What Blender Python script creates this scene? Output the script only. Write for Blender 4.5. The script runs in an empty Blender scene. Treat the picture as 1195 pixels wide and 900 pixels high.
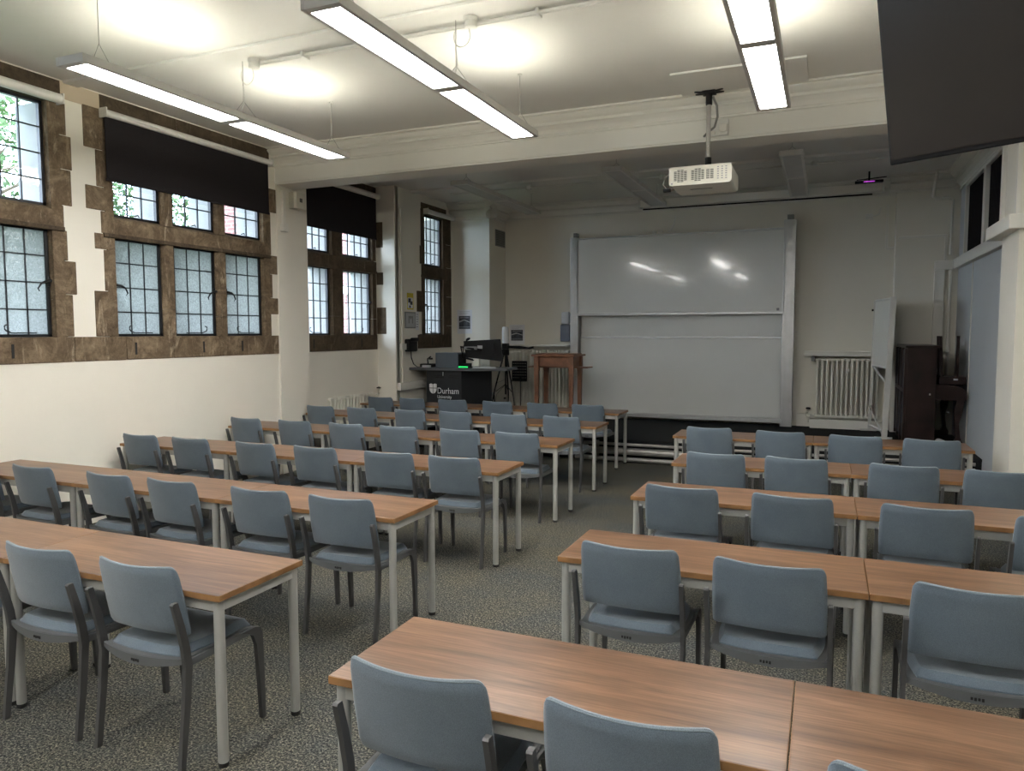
import bpy, bmesh, math, random
from math import sin, cos, pi, radians, sqrt
from mathutils import Vector, Matrix
random.seed(7)
SC = bpy.context.scene
COL = SC.collection

# ------------------------------------------------------------------ mesh builder
class MB:
    def __init__(s):
        s.v = []; s.f = []
    def box(s, x0, x1, y0, y1, z0, z1):
        n = len(s.v)
        s.v += [(x0,y0,z0),(x1,y0,z0),(x1,y1,z0),(x0,y1,z0),(x0,y0,z1),(x1,y0,z1),(x1,y1,z1),(x0,y1,z1)]
        s.f += [(n,n+3,n+2,n+1),(n+4,n+5,n+6,n+7),(n,n+1,n+5,n+4),(n+1,n+2,n+6,n+5),(n+2,n+3,n+7,n+6),(n+3,n,n+4,n+7)]
        return s
    def cham(s, x0, x1, y0, y1, z0, z1, c=0.004):
        b = bmesh.new(); bmesh.ops.create_cube(b, size=1)
        for v in b.verts:
            v.co = Vector(((x0+x1)/2+v.co.x*(x1-x0), (y0+y1)/2+v.co.y*(y1-y0), (z0+z1)/2+v.co.z*(z1-z0)))
        bmesh.ops.bevel(b, geom=list(b.edges), offset=c, segments=2, profile=0.5, affect='EDGES')
        s.bm(b); return s
    def bm(s, b):
        n = len(s.v); b.verts.index_update()
        s.v += [tuple(v.co) for v in b.verts]
        s.f += [tuple(n+v.index for v in f.verts) for f in b.faces]
        b.free()
    def prism(s, poly, axis, a, b):
        # poly: list of 2D points; axis 'x': (y,z), 'y': (x,z), 'z': (x,y)
        def P(p, t):
            return (t,p[0],p[1]) if axis=='x' else ((p[0],t,p[1]) if axis=='y' else (p[0],p[1],t))
        n = len(s.v); m = len(poly)
        s.v += [P(p,a) for p in poly] + [P(p,b) for p in poly]
        s.f.append(tuple(range(n,n+m))); s.f.append(tuple(range(n+2*m-1,n+m-1,-1)))
        for i in range(m):
            j=(i+1)%m; s.f.append((n+i,n+m+i,n+m+j,n+j))
        return s
    def tube(s, pts, r, n=8, cap=True):
        pts=[Vector(p) for p in pts]; rs = r if isinstance(r,(list,tuple)) else [r]*len(pts)
        rings=[]; up=None
        for i,p in enumerate(pts):
            d=(pts[min(i+1,len(pts)-1)]-pts[max(i-1,0)]).normalized()
            if up is None:
                up = Vector((0,0,1)) if abs(d.z)<.9 else Vector((1,0,0))
            a=d.cross(up)
            if a.length<1e-5: a=d.cross(Vector((0,1,0)))
            a.normalize(); b=d.cross(a).normalized(); up = a.cross(d).normalized() if False else up
            k=len(s.v)
            for j in range(n):
                t=2*pi*j/n; s.v.append(tuple(p+a*cos(t)*rs[i]+b*sin(t)*rs[i]))
            rings.append(k)
        for i in range(len(rings)-1):
            for j in range(n):
                s.f.append((rings[i]+j,rings[i]+(j+1)%n,rings[i+1]+(j+1)%n,rings[i+1]+j))
        if cap:
            s.f.append(tuple(rings[0]+j for j in range(n))[::-1]); s.f.append(tuple(rings[-1]+j for j in range(n)))
        return s
    def lathe(s, prof, c=(0,0,0), n=16):
        k=len(s.v)
        for r,z in prof:
            for j in range(n):
                t=2*pi*j/n; s.v.append((c[0]+r*cos(t),c[1]+r*sin(t),c[2]+z))
        for i in range(len(prof)-1):
            for j in range(n):
                s.f.append((k+i*n+j,k+i*n+(j+1)%n,k+(i+1)*n+(j+1)%n,k+(i+1)*n+j))
        s.f.append(tuple(k+j for j in range(n))[::-1]); s.f.append(tuple(k+(len(prof)-1)*n+j for j in range(n)))
        return s
    def slab(s, fn, nu, nv):
        """closed shell between two sheets: fn(u,v,side) -> point, side 0/1"""
        k=len(s.v)
        for side in (0,1):
            for j in range(nv+1):
                for i in range(nu+1):
                    s.v.append(tuple(fn(i/nu,j/nv,side)))
        W=nu+1; T=W*(nv+1)
        for j in range(nv):
            for i in range(nu):
                a=k+j*W+i
                s.f.append((a,a+1,a+W+1,a+W)); b=a+T; s.f.append((b,b+W,b+W+1,b+1))
        for i in range(nu):
            a=k+i; s.f.append((a,a+T,a+T+1,a+1)); a=k+nv*W+i; s.f.append((a,a+1,a+T+1,a+T))
        for j in range(nv):
            a=k+j*W; s.f.append((a,a+W,a+T+W,a+T)); a=k+j*W+nu; s.f.append((a,a+T,a+T+W,a+W))
        return s
    def build(s, name, mat, parent=None, smooth=False, loc=None):
        me=bpy.data.meshes.new(name); me.from_pydata(s.v,[],s.f)
        b=bmesh.new(); b.from_mesh(me); bmesh.ops.recalc_face_normals(b, faces=b.faces); b.to_mesh(me); b.free()
        if smooth:
            me.shade_smooth(); me.set_sharp_from_angle(angle=radians(38))
        me.materials.append(mat)
        o=bpy.data.objects.new(name,me); COL.objects.link(o)
        if parent: o.parent=parent
        if loc: o.location=loc
        return o

def tag(o,label=None,cat=None,group=None,kind=None):
    if label: o['label']=label
    if cat: o['category']=cat
    if group: o['group']=group
    if kind: o['kind']=kind
    return o
def thing(name,loc,label=None,cat=None,group=None,kind=None,rz=0):
    o=bpy.data.objects.new(name,None); COL.objects.link(o); o.location=loc; o.rotation_euler=(0,0,rz)
    o.empty_display_size=.1
    return tag(o,label,cat,group,kind)
def st(name,mb,mat,smooth=False):
    return tag(mb.build(name,mat,None,smooth),kind='structure')
def copy_tree(o,parent=None):
    c=o.copy(); COL.objects.link(c)
    if parent: c.parent=parent
    for ch in KIDS.get(o.name,[]): copy_tree(ch,c)
    return c
KIDS={}
def index_kids(root):
    for ch in root.children:
        KIDS.setdefault(root.name,[]).append(ch); index_kids(ch)

# ------------------------------------------------------------------ materials
def newmat(name):
    m=bpy.data.materials.new(name); m.use_nodes=True; nt=m.node_tree
    return m,nt,nt.nodes['Principled BSDF']
def ramp(nt,cols,fac):
    r=nt.nodes.new('ShaderNodeValToRGB'); e=r.color_ramp.elements
    while len(e)<len(cols): e.new(.5)
    for i,(p,c) in enumerate(cols):
        e[i].position=p; e[i].color=(*c,1)
    nt.links.new(fac,r.inputs['Fac']); return r.outputs['Color']
def noise(nt,vec,scale,detail=4,rough=.5,dist=0):
    n=nt.nodes.new('ShaderNodeTexNoise'); n.inputs['Scale'].default_value=scale; n.inputs['Detail'].default_value=detail
    n.inputs['Roughness'].default_value=rough; n.inputs['Distortion'].default_value=dist
    nt.links.new(vec,n.inputs['Vector']); return n.outputs['Fac']
def coords(nt,scale=(1,1,1),kind='Object',rand=False):
    tc=nt.nodes.new('ShaderNodeTexCoord'); mp=nt.nodes.new('ShaderNodeMapping'); mp.inputs['Scale'].default_value=scale
    nt.links.new(tc.outputs[kind],mp.inputs['Vector'])
    if rand:
        oi=nt.nodes.new('ShaderNodeObjectInfo'); mu=nt.nodes.new('ShaderNodeMath'); mu.operation='MULTIPLY'; mu.inputs[1].default_value=37
        nt.links.new(oi.outputs['Random'],mu.inputs[0]); nt.links.new(mu.outputs[0],mp.inputs['Location'])
    return mp.outputs['Vector']
def bump(nt,bs,h,strength=.2,dist=.01):
    b=nt.nodes.new('ShaderNodeBump'); b.inputs['Strength'].default_value=strength; b.inputs['Distance'].default_value=dist
    nt.links.new(h,b.inputs['Height']); nt.links.new(b.outputs['Normal'],bs.inputs['Normal'])
def mix(nt,a,b,fac,mode='MIX'):
    m=nt.nodes.new('ShaderNodeMix'); m.data_type='RGBA'; m.blend_type=mode
    for sock,val in ((m.inputs['Factor'],fac),(m.inputs['A'],a),(m.inputs['B'],b)):
        if hasattr(val,'is_output'): nt.links.new(val,sock)
        elif isinstance(val,tuple): sock.default_value=(*val,1)
        else: sock.default_value=val
    return m.outputs['Result']
def plain(name,col,rough=.5,metal=0,spec=.5,var=.06,scale=6,coat=0):
    m,nt,b=newmat(name)
    v=coords(nt); f=noise(nt,v,scale,3)
    c1=tuple(max(0,x*(1-var)) for x in col); c2=tuple(min(1,x*(1+var)) for x in col)
    nt.links.new(ramp(nt,[(.3,c1),(.7,c2)],f),b.inputs['Base Color'])
    b.inputs['Roughness'].default_value=rough; b.inputs['Metallic'].default_value=metal
    b.inputs['Specular IOR Level'].default_value=spec; b.inputs['Coat Weight'].default_value=coat
    return m
def emit(name,col,strength):
    m,nt,b=newmat(name); b.inputs['Base Color'].default_value=(*col,1)
    v=coords(nt); f=noise(nt,v,3,1)
    nt.links.new(ramp(nt,[(.2,tuple(x*.98 for x in col)),(.8,col)],f),b.inputs['Emission Color'])
    b.inputs['Emission Strength'].default_value=strength; return m

def m_plaster(name,col,bs=.15):
    m,nt,b=newmat(name); v=coords(nt)
    f=noise(nt,v,1.3,5,.6); f2=noise(nt,v,60,3)
    nt.links.new(ramp(nt,[(.3,tuple(x*.955 for x in col)),(.7,col)],f),b.inputs['Base Color'])
    b.inputs['Roughness'].default_value=.6; b.inputs['Specular IOR Level'].default_value=.3
    f3=noise(nt,v,5,4); add=nt.nodes.new('ShaderNodeMath'); add.operation='ADD'; nt.links.new(f2,add.inputs[0]); nt.links.new(f3,add.inputs[1])
    bump(nt,b,add.outputs[0],bs,.006); return m
M={}
M['wall']=m_plaster('cream_wall_paint',(.82,.79,.705))
M['wallgrey']=m_plaster('pale_partition_paint',(.60,.62,.64),.05)
M['ceil']=m_plaster('ceiling_paint',(.78,.765,.73),.08)
M['trim']=m_plaster('white_gloss_trim',(.82,.80,.74),.0)
def m_stone(name,c0,c1,c2,pale=(.42,.36,.27)):
    m,nt,b=newmat(name); v=coords(nt)
    f=noise(nt,v,4.2,7,.78,.6); f2=noise(nt,v,24,6,.75); v2=coords(nt,(1,1,.25)); f3=noise(nt,v2,7,6,.75,1.2)
    a=ramp(nt,[(.28,c0),(.5,c1),(.72,c2)],f)
    p=ramp(nt,[(.56,(0,0,0)),(.68,(1,1,1))],f3)
    c=mix(nt,a,pale,nt.nodes.new('ShaderNodeMath').outputs[0])
    mm=c.node.inputs['Factor'].links[0].from_node; mm.operation='MULTIPLY'; nt.links.new(p,mm.inputs[0]); mm.inputs[1].default_value=.6
    d=mix(nt,c,ramp(nt,[(.3,(.55,.5,.45)),(.7,(1.15,1.1,1.05))],f2),.65,'MULTIPLY')
    nt.links.new(d,b.inputs['Base Color']); b.inputs['Roughness'].default_value=.85; b.inputs['Specular IOR Level'].default_value=.2
    bump(nt,b,f2,.7,.02); return m
M['stone']=m_stone('brown_sandstone',(.062,.045,.032),(.16,.122,.082),(.32,.25,.175),(.56,.48,.37))
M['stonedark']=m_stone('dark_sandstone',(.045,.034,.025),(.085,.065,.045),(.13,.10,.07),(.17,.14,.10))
M['stonepale']=plain('pale_outer_stone',(.30,.295,.29),.8,var=.12,scale=4)
M['slot']=plain('black_slot',(.01,.01,.01),.8)
# timber laminate
m,nt,b=newmat('walnut_laminate'); v=coords(nt,(.9,9,9),rand=True)
f=noise(nt,v,1.6,6,.62,.6); v2=coords(nt,(4,140,140),rand=True); f2=noise(nt,v2,1,3,.6); v3=coords(nt,(.9,1.8,1.8),rand=True); f3=noise(nt,v3,2.2,2)
ca=ramp(nt,[(.24,(.078,.042,.025)),(.42,(.152,.083,.047)),(.56,(.215,.122,.071)),(.74,(.31,.185,.112))],f)
cb=mix(nt,ca,ramp(nt,[(.3,(.58,.54,.50)),(.7,(1.22,1.2,1.18))],f2),.85,'MULTIPLY')
cc=mix(nt,cb,ramp(nt,[(.35,(.82,.80,.80)),(.65,(1.08,1.06,1.05))],f3),.8,'MULTIPLY')
nt.links.new(cc,b.inputs['Base Color']); b.inputs['Roughness'].default_value=.30; b.inputs['Specular IOR Level'].default_value=.5
bump(nt,b,f2,.08,.002); M['wood']=m
M['edge']=plain('oak_edge_band',(.24,.125,.05),.4,var=.25,scale=12)
M['tleg']=plain('silver_grey_powdercoat',(.43,.43,.41),.42,.25,var=.04)
M['glide']=plain('black_rubber',(.015,.015,.015),.7)
def m_fabric(name,col):
    m,nt,b=newmat(name); v=coords(nt,rand=True); f=noise(nt,v,420,2,.7); f2=noise(nt,v,7,3)
    a=ramp(nt,[(.3,tuple(x*.72 for x in col)),(.7,tuple(x*1.22 for x in col))],f)
    c=mix(nt,a,ramp(nt,[(.3,(.88,.9,.92)),(.7,(1.08,1.06,1.04))],f2),.8,'MULTIPLY')
    nt.links.new(c,b.inputs['Base Color']); b.inputs['Roughness'].default_value=.92; b.inputs['Sheen Weight'].default_value=.35
    b.inputs['Sheen Roughness'].default_value=.5; b.inputs['Specular IOR Level'].default_value=.15
    bump(nt,b,f,.25,.002); return m
M['fabric']=m_fabric('blue_grey_wool',(.118,.151,.186))
M['piping']=m_fabric('lit_edge_piping',(.19,.235,.27))  # painted lighter than the wool, for light reflecting off the top edge
M['cframe']=plain('charcoal_moulded_plastic',(.060,.060,.062),.45,var=.1)
M['cframe2']=plain('grey_moulded_shell',(.10,.105,.11),.5,var=.06)
# carpet
m,nt,b=newmat('flecked_carpet'); v=coords(nt); f=noise(nt,v,95,3,.85); f2=noise(nt,v,1.1,4,.6); f4=noise(nt,v,33,3,.7)
a=ramp(nt,[(.38,(.014,.015,.016)),(.47,(.048,.050,.051)),(.54,(.098,.097,.088)),(.64,(.30,.285,.235))],f)
c=mix(nt,a,ramp(nt,[(.35,(.68,.78,.92)),(.5,(.95,.95,.9)),(.65,(1.2,1.12,.88))],f2),.65,'MULTIPLY')
c=mix(nt,c,ramp(nt,[(.35,(.72,.74,.76)),(.65,(1.25,1.2,1.12))],f4),.9,'MULTIPLY')
nt.links.new(c,b.inputs['Base Color']); b.inputs['Roughness'].default_value=.97; b.inputs['Specular IOR Level'].default_value=.05
bump(nt,b,f,.6,.006); M['carpet']=m
M['stage']=plain('black_stage_carpet',(.020,.021,.022),.95,spec=.1,var=.3,scale=80)
M['blind']=plain('black_blind_fabric',(.018,.016,.018),.9,spec=.12,var=.12,scale=90)
M['white']=plain('white_painted_metal',(.72,.71,.67),.4)
M['lightbody']=plain('light_housing_grey',(.60,.59,.56),.4,.1)
M['iron']=plain('black_iron',(.012,.013,.016),.45,.3)
M['lead']=plain('lead_came',(.022,.025,.03),.5,.4)
M['board']=plain('whiteboard_enamel',(.80,.81,.79),.13,spec=.6,var=.02,scale=1.5,coat=.3)
M['alu']=plain('brushed_aluminium',(.56,.57,.58),.38,.75)
M['chrome']=plain('polished_steel',(.75,.75,.75),.15,1)
M['pipe']=plain('grey_heating_pipe',(.36,.35,.33),.38,.35,var=.2)
M['rad']=plain('cream_radiator_enamel',(.80,.78,.70),.35)
M['black']=plain('black_plastic',(.008,.008,.009),.5,spec=.18)
M['blackm']=plain('matt_black_laminate',(.022,.024,.027),.5,spec=.25,var=.05)
M['desktop']=plain('grey_desk_laminate',(.085,.09,.098),.35)
M['crate']=plain('slate_blue_box_paint',(.085,.105,.13),.5)
M['screen']=plain('glossy_black_screen',(.020,.017,.016),.20,spec=.45,var=.03)
M['proj']=plain('ivory_projector_plastic',(.72,.70,.60),.35)
M['vent']=plain('dark_vent_gap',(.10,.098,.085),.6)
M['dkwood']=plain('dark_mahogany',(.020,.010,.009),.4,spec=.25,var=.45,scale=5)
M['dkwood2']=plain('dark_piano_back_cloth',(.022,.019,.026),.8,var=.3)
M['midwood']=plain('red_brown_oak',(.17,.07,.035),.4,var=.3,scale=9)
M['paper']=plain('white_paper',(.72,.73,.76),.7)
M['ink']=plain('dark_printed_ink',(.035,.04,.055),.6,var=.8,scale=30)
M['inkgrey']=plain('grey_ink',(.25,.25,.27),.6,var=.3,scale=60)
M['yellow']=plain('yellow_poster_ink',(.62,.50,.04),.6,var=.2,scale=10)
M['greyframe']=plain('grey_frame',(.22,.22,.22),.5)
M['signgrey']=plain('light_grey_sign_panel',(.42,.43,.44),.5)
M['disp']=plain('slate_dispenser_plastic',(.16,.18,.24),.3)
M['bluebright']=plain('white_logo_vinyl',(.78,.78,.80),.5)
M['green_led']=emit('green_led',(.02,.8,.16),.6)
M['magenta_led']=emit('magenta_led',(.55,.08,.65),.8)
M['cable']=plain('grey_cable_sheath',(.28,.27,.25),.5)
M['lamp']=emit('lamp_diffuser',(1.0,.975,.93),38.5)
M['uplamp']=emit('uplight_tube',(1.0,.975,.82),84.0)
M['offpanel']=plain('unlit_diffuser',(.46,.46,.45),.45)
M['copper']=plain('scuffed_board_back',(.35,.33,.28),.7,var=.4)

def m_glass(name,obsc):
    m=bpy.data.materials.new(name); m.use_nodes=True; nt=m.node_tree; nt.nodes.remove(nt.nodes['Principled BSDF'])
    out=[n for n in nt.nodes if n.type=='OUTPUT_MATERIAL'][0]
    tr=nt.nodes.new('ShaderNodeBsdfTransparent'); gl=nt.nodes.new('ShaderNodeBsdfGlossy'); gl.inputs['Roughness'].default_value=.06
    mx=nt.nodes.new('ShaderNodeMixShader'); mx.inputs['Fac'].default_value=.06
    v=coords(nt)
    if obsc:
        tr.inputs['Color'].default_value=(.38,.405,.395,1)
        tl=nt.nodes.new('ShaderNodeBsdfTranslucent'); tl.inputs['Color'].default_value=(.33,.345,.34,1)
        m2=nt.nodes.new('ShaderNodeMixShader')
        sp=noise(nt,v,60,2,.5,.5); rr=ramp(nt,[(.30,(.62,.62,.62)),(.70,(.93,.93,.93))],sp)
        nt.links.new(rr,m2.inputs['Fac']); nt.links.new(tr.outputs[0],m2.inputs[1]); nt.links.new(tl.outputs[0],m2.inputs[2])
        base=m2.outputs[0]
        bn=nt.nodes.new('ShaderNodeBump'); bn.inputs['Strength'].default_value=.6; bn.inputs['Distance'].default_value=.01
        nt.links.new(sp,bn.inputs['Height']); nt.links.new(bn.outputs[0],gl.inputs['Normal']); nt.links.new(bn.outputs[0],tl.inputs['Normal'])
    else:
        f=noise(nt,v,3,2); nt.links.new(ramp(nt,[(.3,(.90,.95,.97)),(.7,(.95,.98,1))],f),tr.inputs['Color']); base=tr.outputs[0]
    nt.links.new(base,mx.inputs[1]); nt.links.new(gl.outputs[0],mx.inputs[2]); nt.links.new(mx.outputs[0],out.inputs['Surface'])
    return m
M['glass']=m_glass('clear_pane',False); M['obsc']=m_glass('hammered_pane',True)
# brick
m,nt,b=newmat('red_brick'); v=coords(nt,(1,1,1))
sep=nt.nodes.new('ShaderNodeSeparateXYZ'); nt.links.new(v,sep.inputs[0]); ad=nt.nodes.new('ShaderNodeMath'); nt.links.new(sep.outputs[0],ad.inputs[0]); nt.links.new(sep.outputs[1],ad.inputs[1])
cm=nt.nodes.new('ShaderNodeCombineXYZ'); nt.links.new(ad.outputs[0],cm.inputs[0]); nt.links.new(sep.outputs[2],cm.inputs[1])
br=nt.nodes.new('ShaderNodeTexBrick'); nt.links.new(cm.outputs[0],br.inputs['Vector']); br.inputs['Scale'].default_value=1
br.inputs['Brick Width'].default_value=.23; br.inputs['Row Height'].default_value=.078; br.inputs['Mortar Size'].default_value=.009
br.inputs['Color1'].default_value=(.17,.065,.06,1); br.inputs['Color2'].default_value=(.21,.088,.08,1); br.inputs['Mortar'].default_value=(.22,.20,.19,1)
nt.links.new(br.outputs['Color'],b.inputs['Base Color']); b.inputs['Roughness'].default_value=.9; M['brick']=m
M['leaf']=plain('green_leaf',(.055,.11,.03),.6,var=.5,scale=2)
M['leaf2']=plain('hedge_leaf',(.07,.12,.04),.6,var=.4,scale=2)
M['bark']=plain('bark',(.10,.075,.05),.9,var=.3)
M['grass']=plain('garden_grass',(.08,.13,.045),.95,var=.4,scale=3)

# ------------------------------------------------------------------ room constants (metres)
ZC=4.02; XL=-6.30; XREC=-6.45; XW4=-6.12; YF=12.45; XR=1.70; XRN=1.75; YB=-5.4; BY0,BY1=7.40,7.76; BZ=3.60
SZ=.30; SY=9.94

st('floor',MB().box(-7.2,2.2,YB-.2,YF+.3,-.12,0),M['carpet'])
st('ceiling',MB().box(-7.2,2.2,YB-.2,YF+.3,ZC,ZC+.15),M['ceil'])
st('wall_back',MB().box(-7.2,2.2,YB-.25,YB,0,ZC),M['wall'])
st('floor_stage',MB().box(XW4,XR,SY,YF,0.002,SZ).box(-6.12,XR,SY-.012,SY+.05,SZ-.03,SZ),M['stage'])
st('wall_front',MB().box(-7.2,2.2,YF,YF+.25,0,ZC),M['wall'])
# left wall cells
LO=.40
def cells(mb,X,segs):
    for y0,y1,zs in segs:
        for z0,z1 in zs: mb.box(X-LO,X,y0,y1,z0,z1)
W1=(2.33,4.61); W2=(5.03,7.28)
full=[(0,ZC)]; hole=[(0,1.56),(3.88,ZC)]
wl=MB(); W0=(-.35,1.93); W00=(-3.03,-.75)  # last two openings hold the windows added behind the camera
cells(wl,XL,[(YB,W00[0],full),(W00[0],W00[1],hole),(W00[1],W0[0],full),(W0[0],W0[1],hole),(W0[1],W1[0],full),(W1[0],W1[1],hole),(W1[1],W2[0],full),(W2[0],W2[1],hole),(W2[1],8.0,full)])
st('wall_left',wl,M['wall'])
wr=MB(); cells(wr,XREC,[(7.6,7.97,full),(7.97,9.80,hole),(9.80,9.86,full)])
wr.box(-6.9,XW4,9.85,9.95,0,ZC)
st('wall_left_recess',wr,M['wall'])
w4=MB(); cells(w4,XW4,[(9.90,10.66,full),(10.66,11.52,hole),(11.52,YF,full)])
st('wall_left_bay',w4,M['wall'])
st('wall_left_chimney',MB().box(XW4-.02,-5.39,11.74,YF+.02,0,ZC),M['wall'])
# pilaster under the beam
st('pillar_left',MB().box(XL-.02,XL+.025,7.40,7.60,0,BZ),M['wall'])
# beam with cornice
bb=MB().box(-6.9,2.2,BY0,BY1,BZ,ZC)
bb.box(-6.3,2.2,BY0-.012,BY0,3.62,3.635)
st('beam',bb,M['trim'])
def cornice(mb,axis,face,sgn,a,b,s=1.0,z=ZC):
    pr=[(0,-.215),(.022,-.215),(.022,-.195),(.012,-.188),(.012,-.178),(.030,-.150),(.062,-.122),(.085,-.115),(.085,-.100),(.070,-.094),(.070,-.084),(.100,-.070),(.130,-.045),(.140,-.034),(.128,-.028),(.128,-.022),(.160,-.018),(.160,0),(0,0)]
    mb.prism([(face+sgn*p*s,z+q*s) for p,q in pr],axis,a,b)
cb=MB(); cornice(cb,'x',BY0,-1,XL+.005,XRN); st('cornice_beam',cb,M['trim'])
cf=MB(); cornice(cf,'x',YF,-1,-5.39,.9,1.1); cornice(cf,'x',11.74,-1,XW4,-5.39+.15,1.3); cornice(cf,'y',-5.39,1,11.74-.19,YF,1.3); cornice(cf,'x',12.2,-1,.9-.1,XR,1.1)
cornice(cf,'y',XR,-1,BY1,YF,1.2)
st('cornice_front',cf,M['trim'])
# right hand side
st('wall_right',MB().box(XRN,2.2,YB,BY0,0,ZC),M['wall'])
st('pillar_right',MB().box(1.46,2.2,BY0,8.05,0,ZC),M['wall'])
pl=MB().cham(1.37,XRN,7.32,8.3,2.63,2.75,.006); pl.box(1.50,1.56,7.375,BY0,2.75,BZ); pl.box(1.62,1.66,7.375,BY0,2.75,BZ); pl.box(1.43,1.46,7.40,7.46,2.75,BZ).box(1.43,1.46,7.98,8.05,2.75,BZ)
st('trim_1',pl,M['trim'])
wR=MB().box(XR,2.2,8.05,YF,0,2.82).box(XR,2.2,8.05,9.40,2.82,ZC).box(XR,2.2,11.72,YF,2.82,ZC).box(XR,2.2,9.4,11.72,3.75,ZC)
st('wall_right_partition',wR,M['wallgrey'])
st('trim_2',MB().cham(XR-.07,XR+.02,8.05,YF-.25,2.66,2.80,.006).box(XR-.012,XR+.02,11.0,11.03,.3,2.66).box(XR-.02,XR,8.4,8.45,0,2.66),M['trim'])
st('wall_front_chimney',MB().box(.90,XR,12.20,YF+.01,0,ZC),M['wall'])
# ceiling battens and hatch
st('ceiling_batten',MB().cham(XL,XRN,4.66,4.80,ZC-.022,ZC+.01,.004).cham(XREC,XR,10.32,10.44,ZC-.03,ZC+.01,.004).cham(XREC,XR,8.0,8.10,ZC-.03,ZC+.01,.004),M['ceil'])
st('ceiling_hatch',MB().cham(-1.31,-.20,6.62,7.235,ZC-.018,ZC+.01,.003),M['ceil'])
st('baseboard_front',MB().cham(-.4,.90,YF-.03,YF,SZ,SZ+.20,.005),M['trim'])
# boxed cable trunking low on left bay wall
tk=thing('cable_trunking',(XW4,9.9,.94),'white cable trunking box low on the wall behind the black lectern','trunking')
MB().cham(0,.06,-.02,1.5,-.06,.06,.005).build('trunking_lid',M['trim'],tk)
MB().tube([(.025,.10,.06),(.025,.10,2.75)],.014,8).build('conduit',M['trim'],tk,True)

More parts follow.
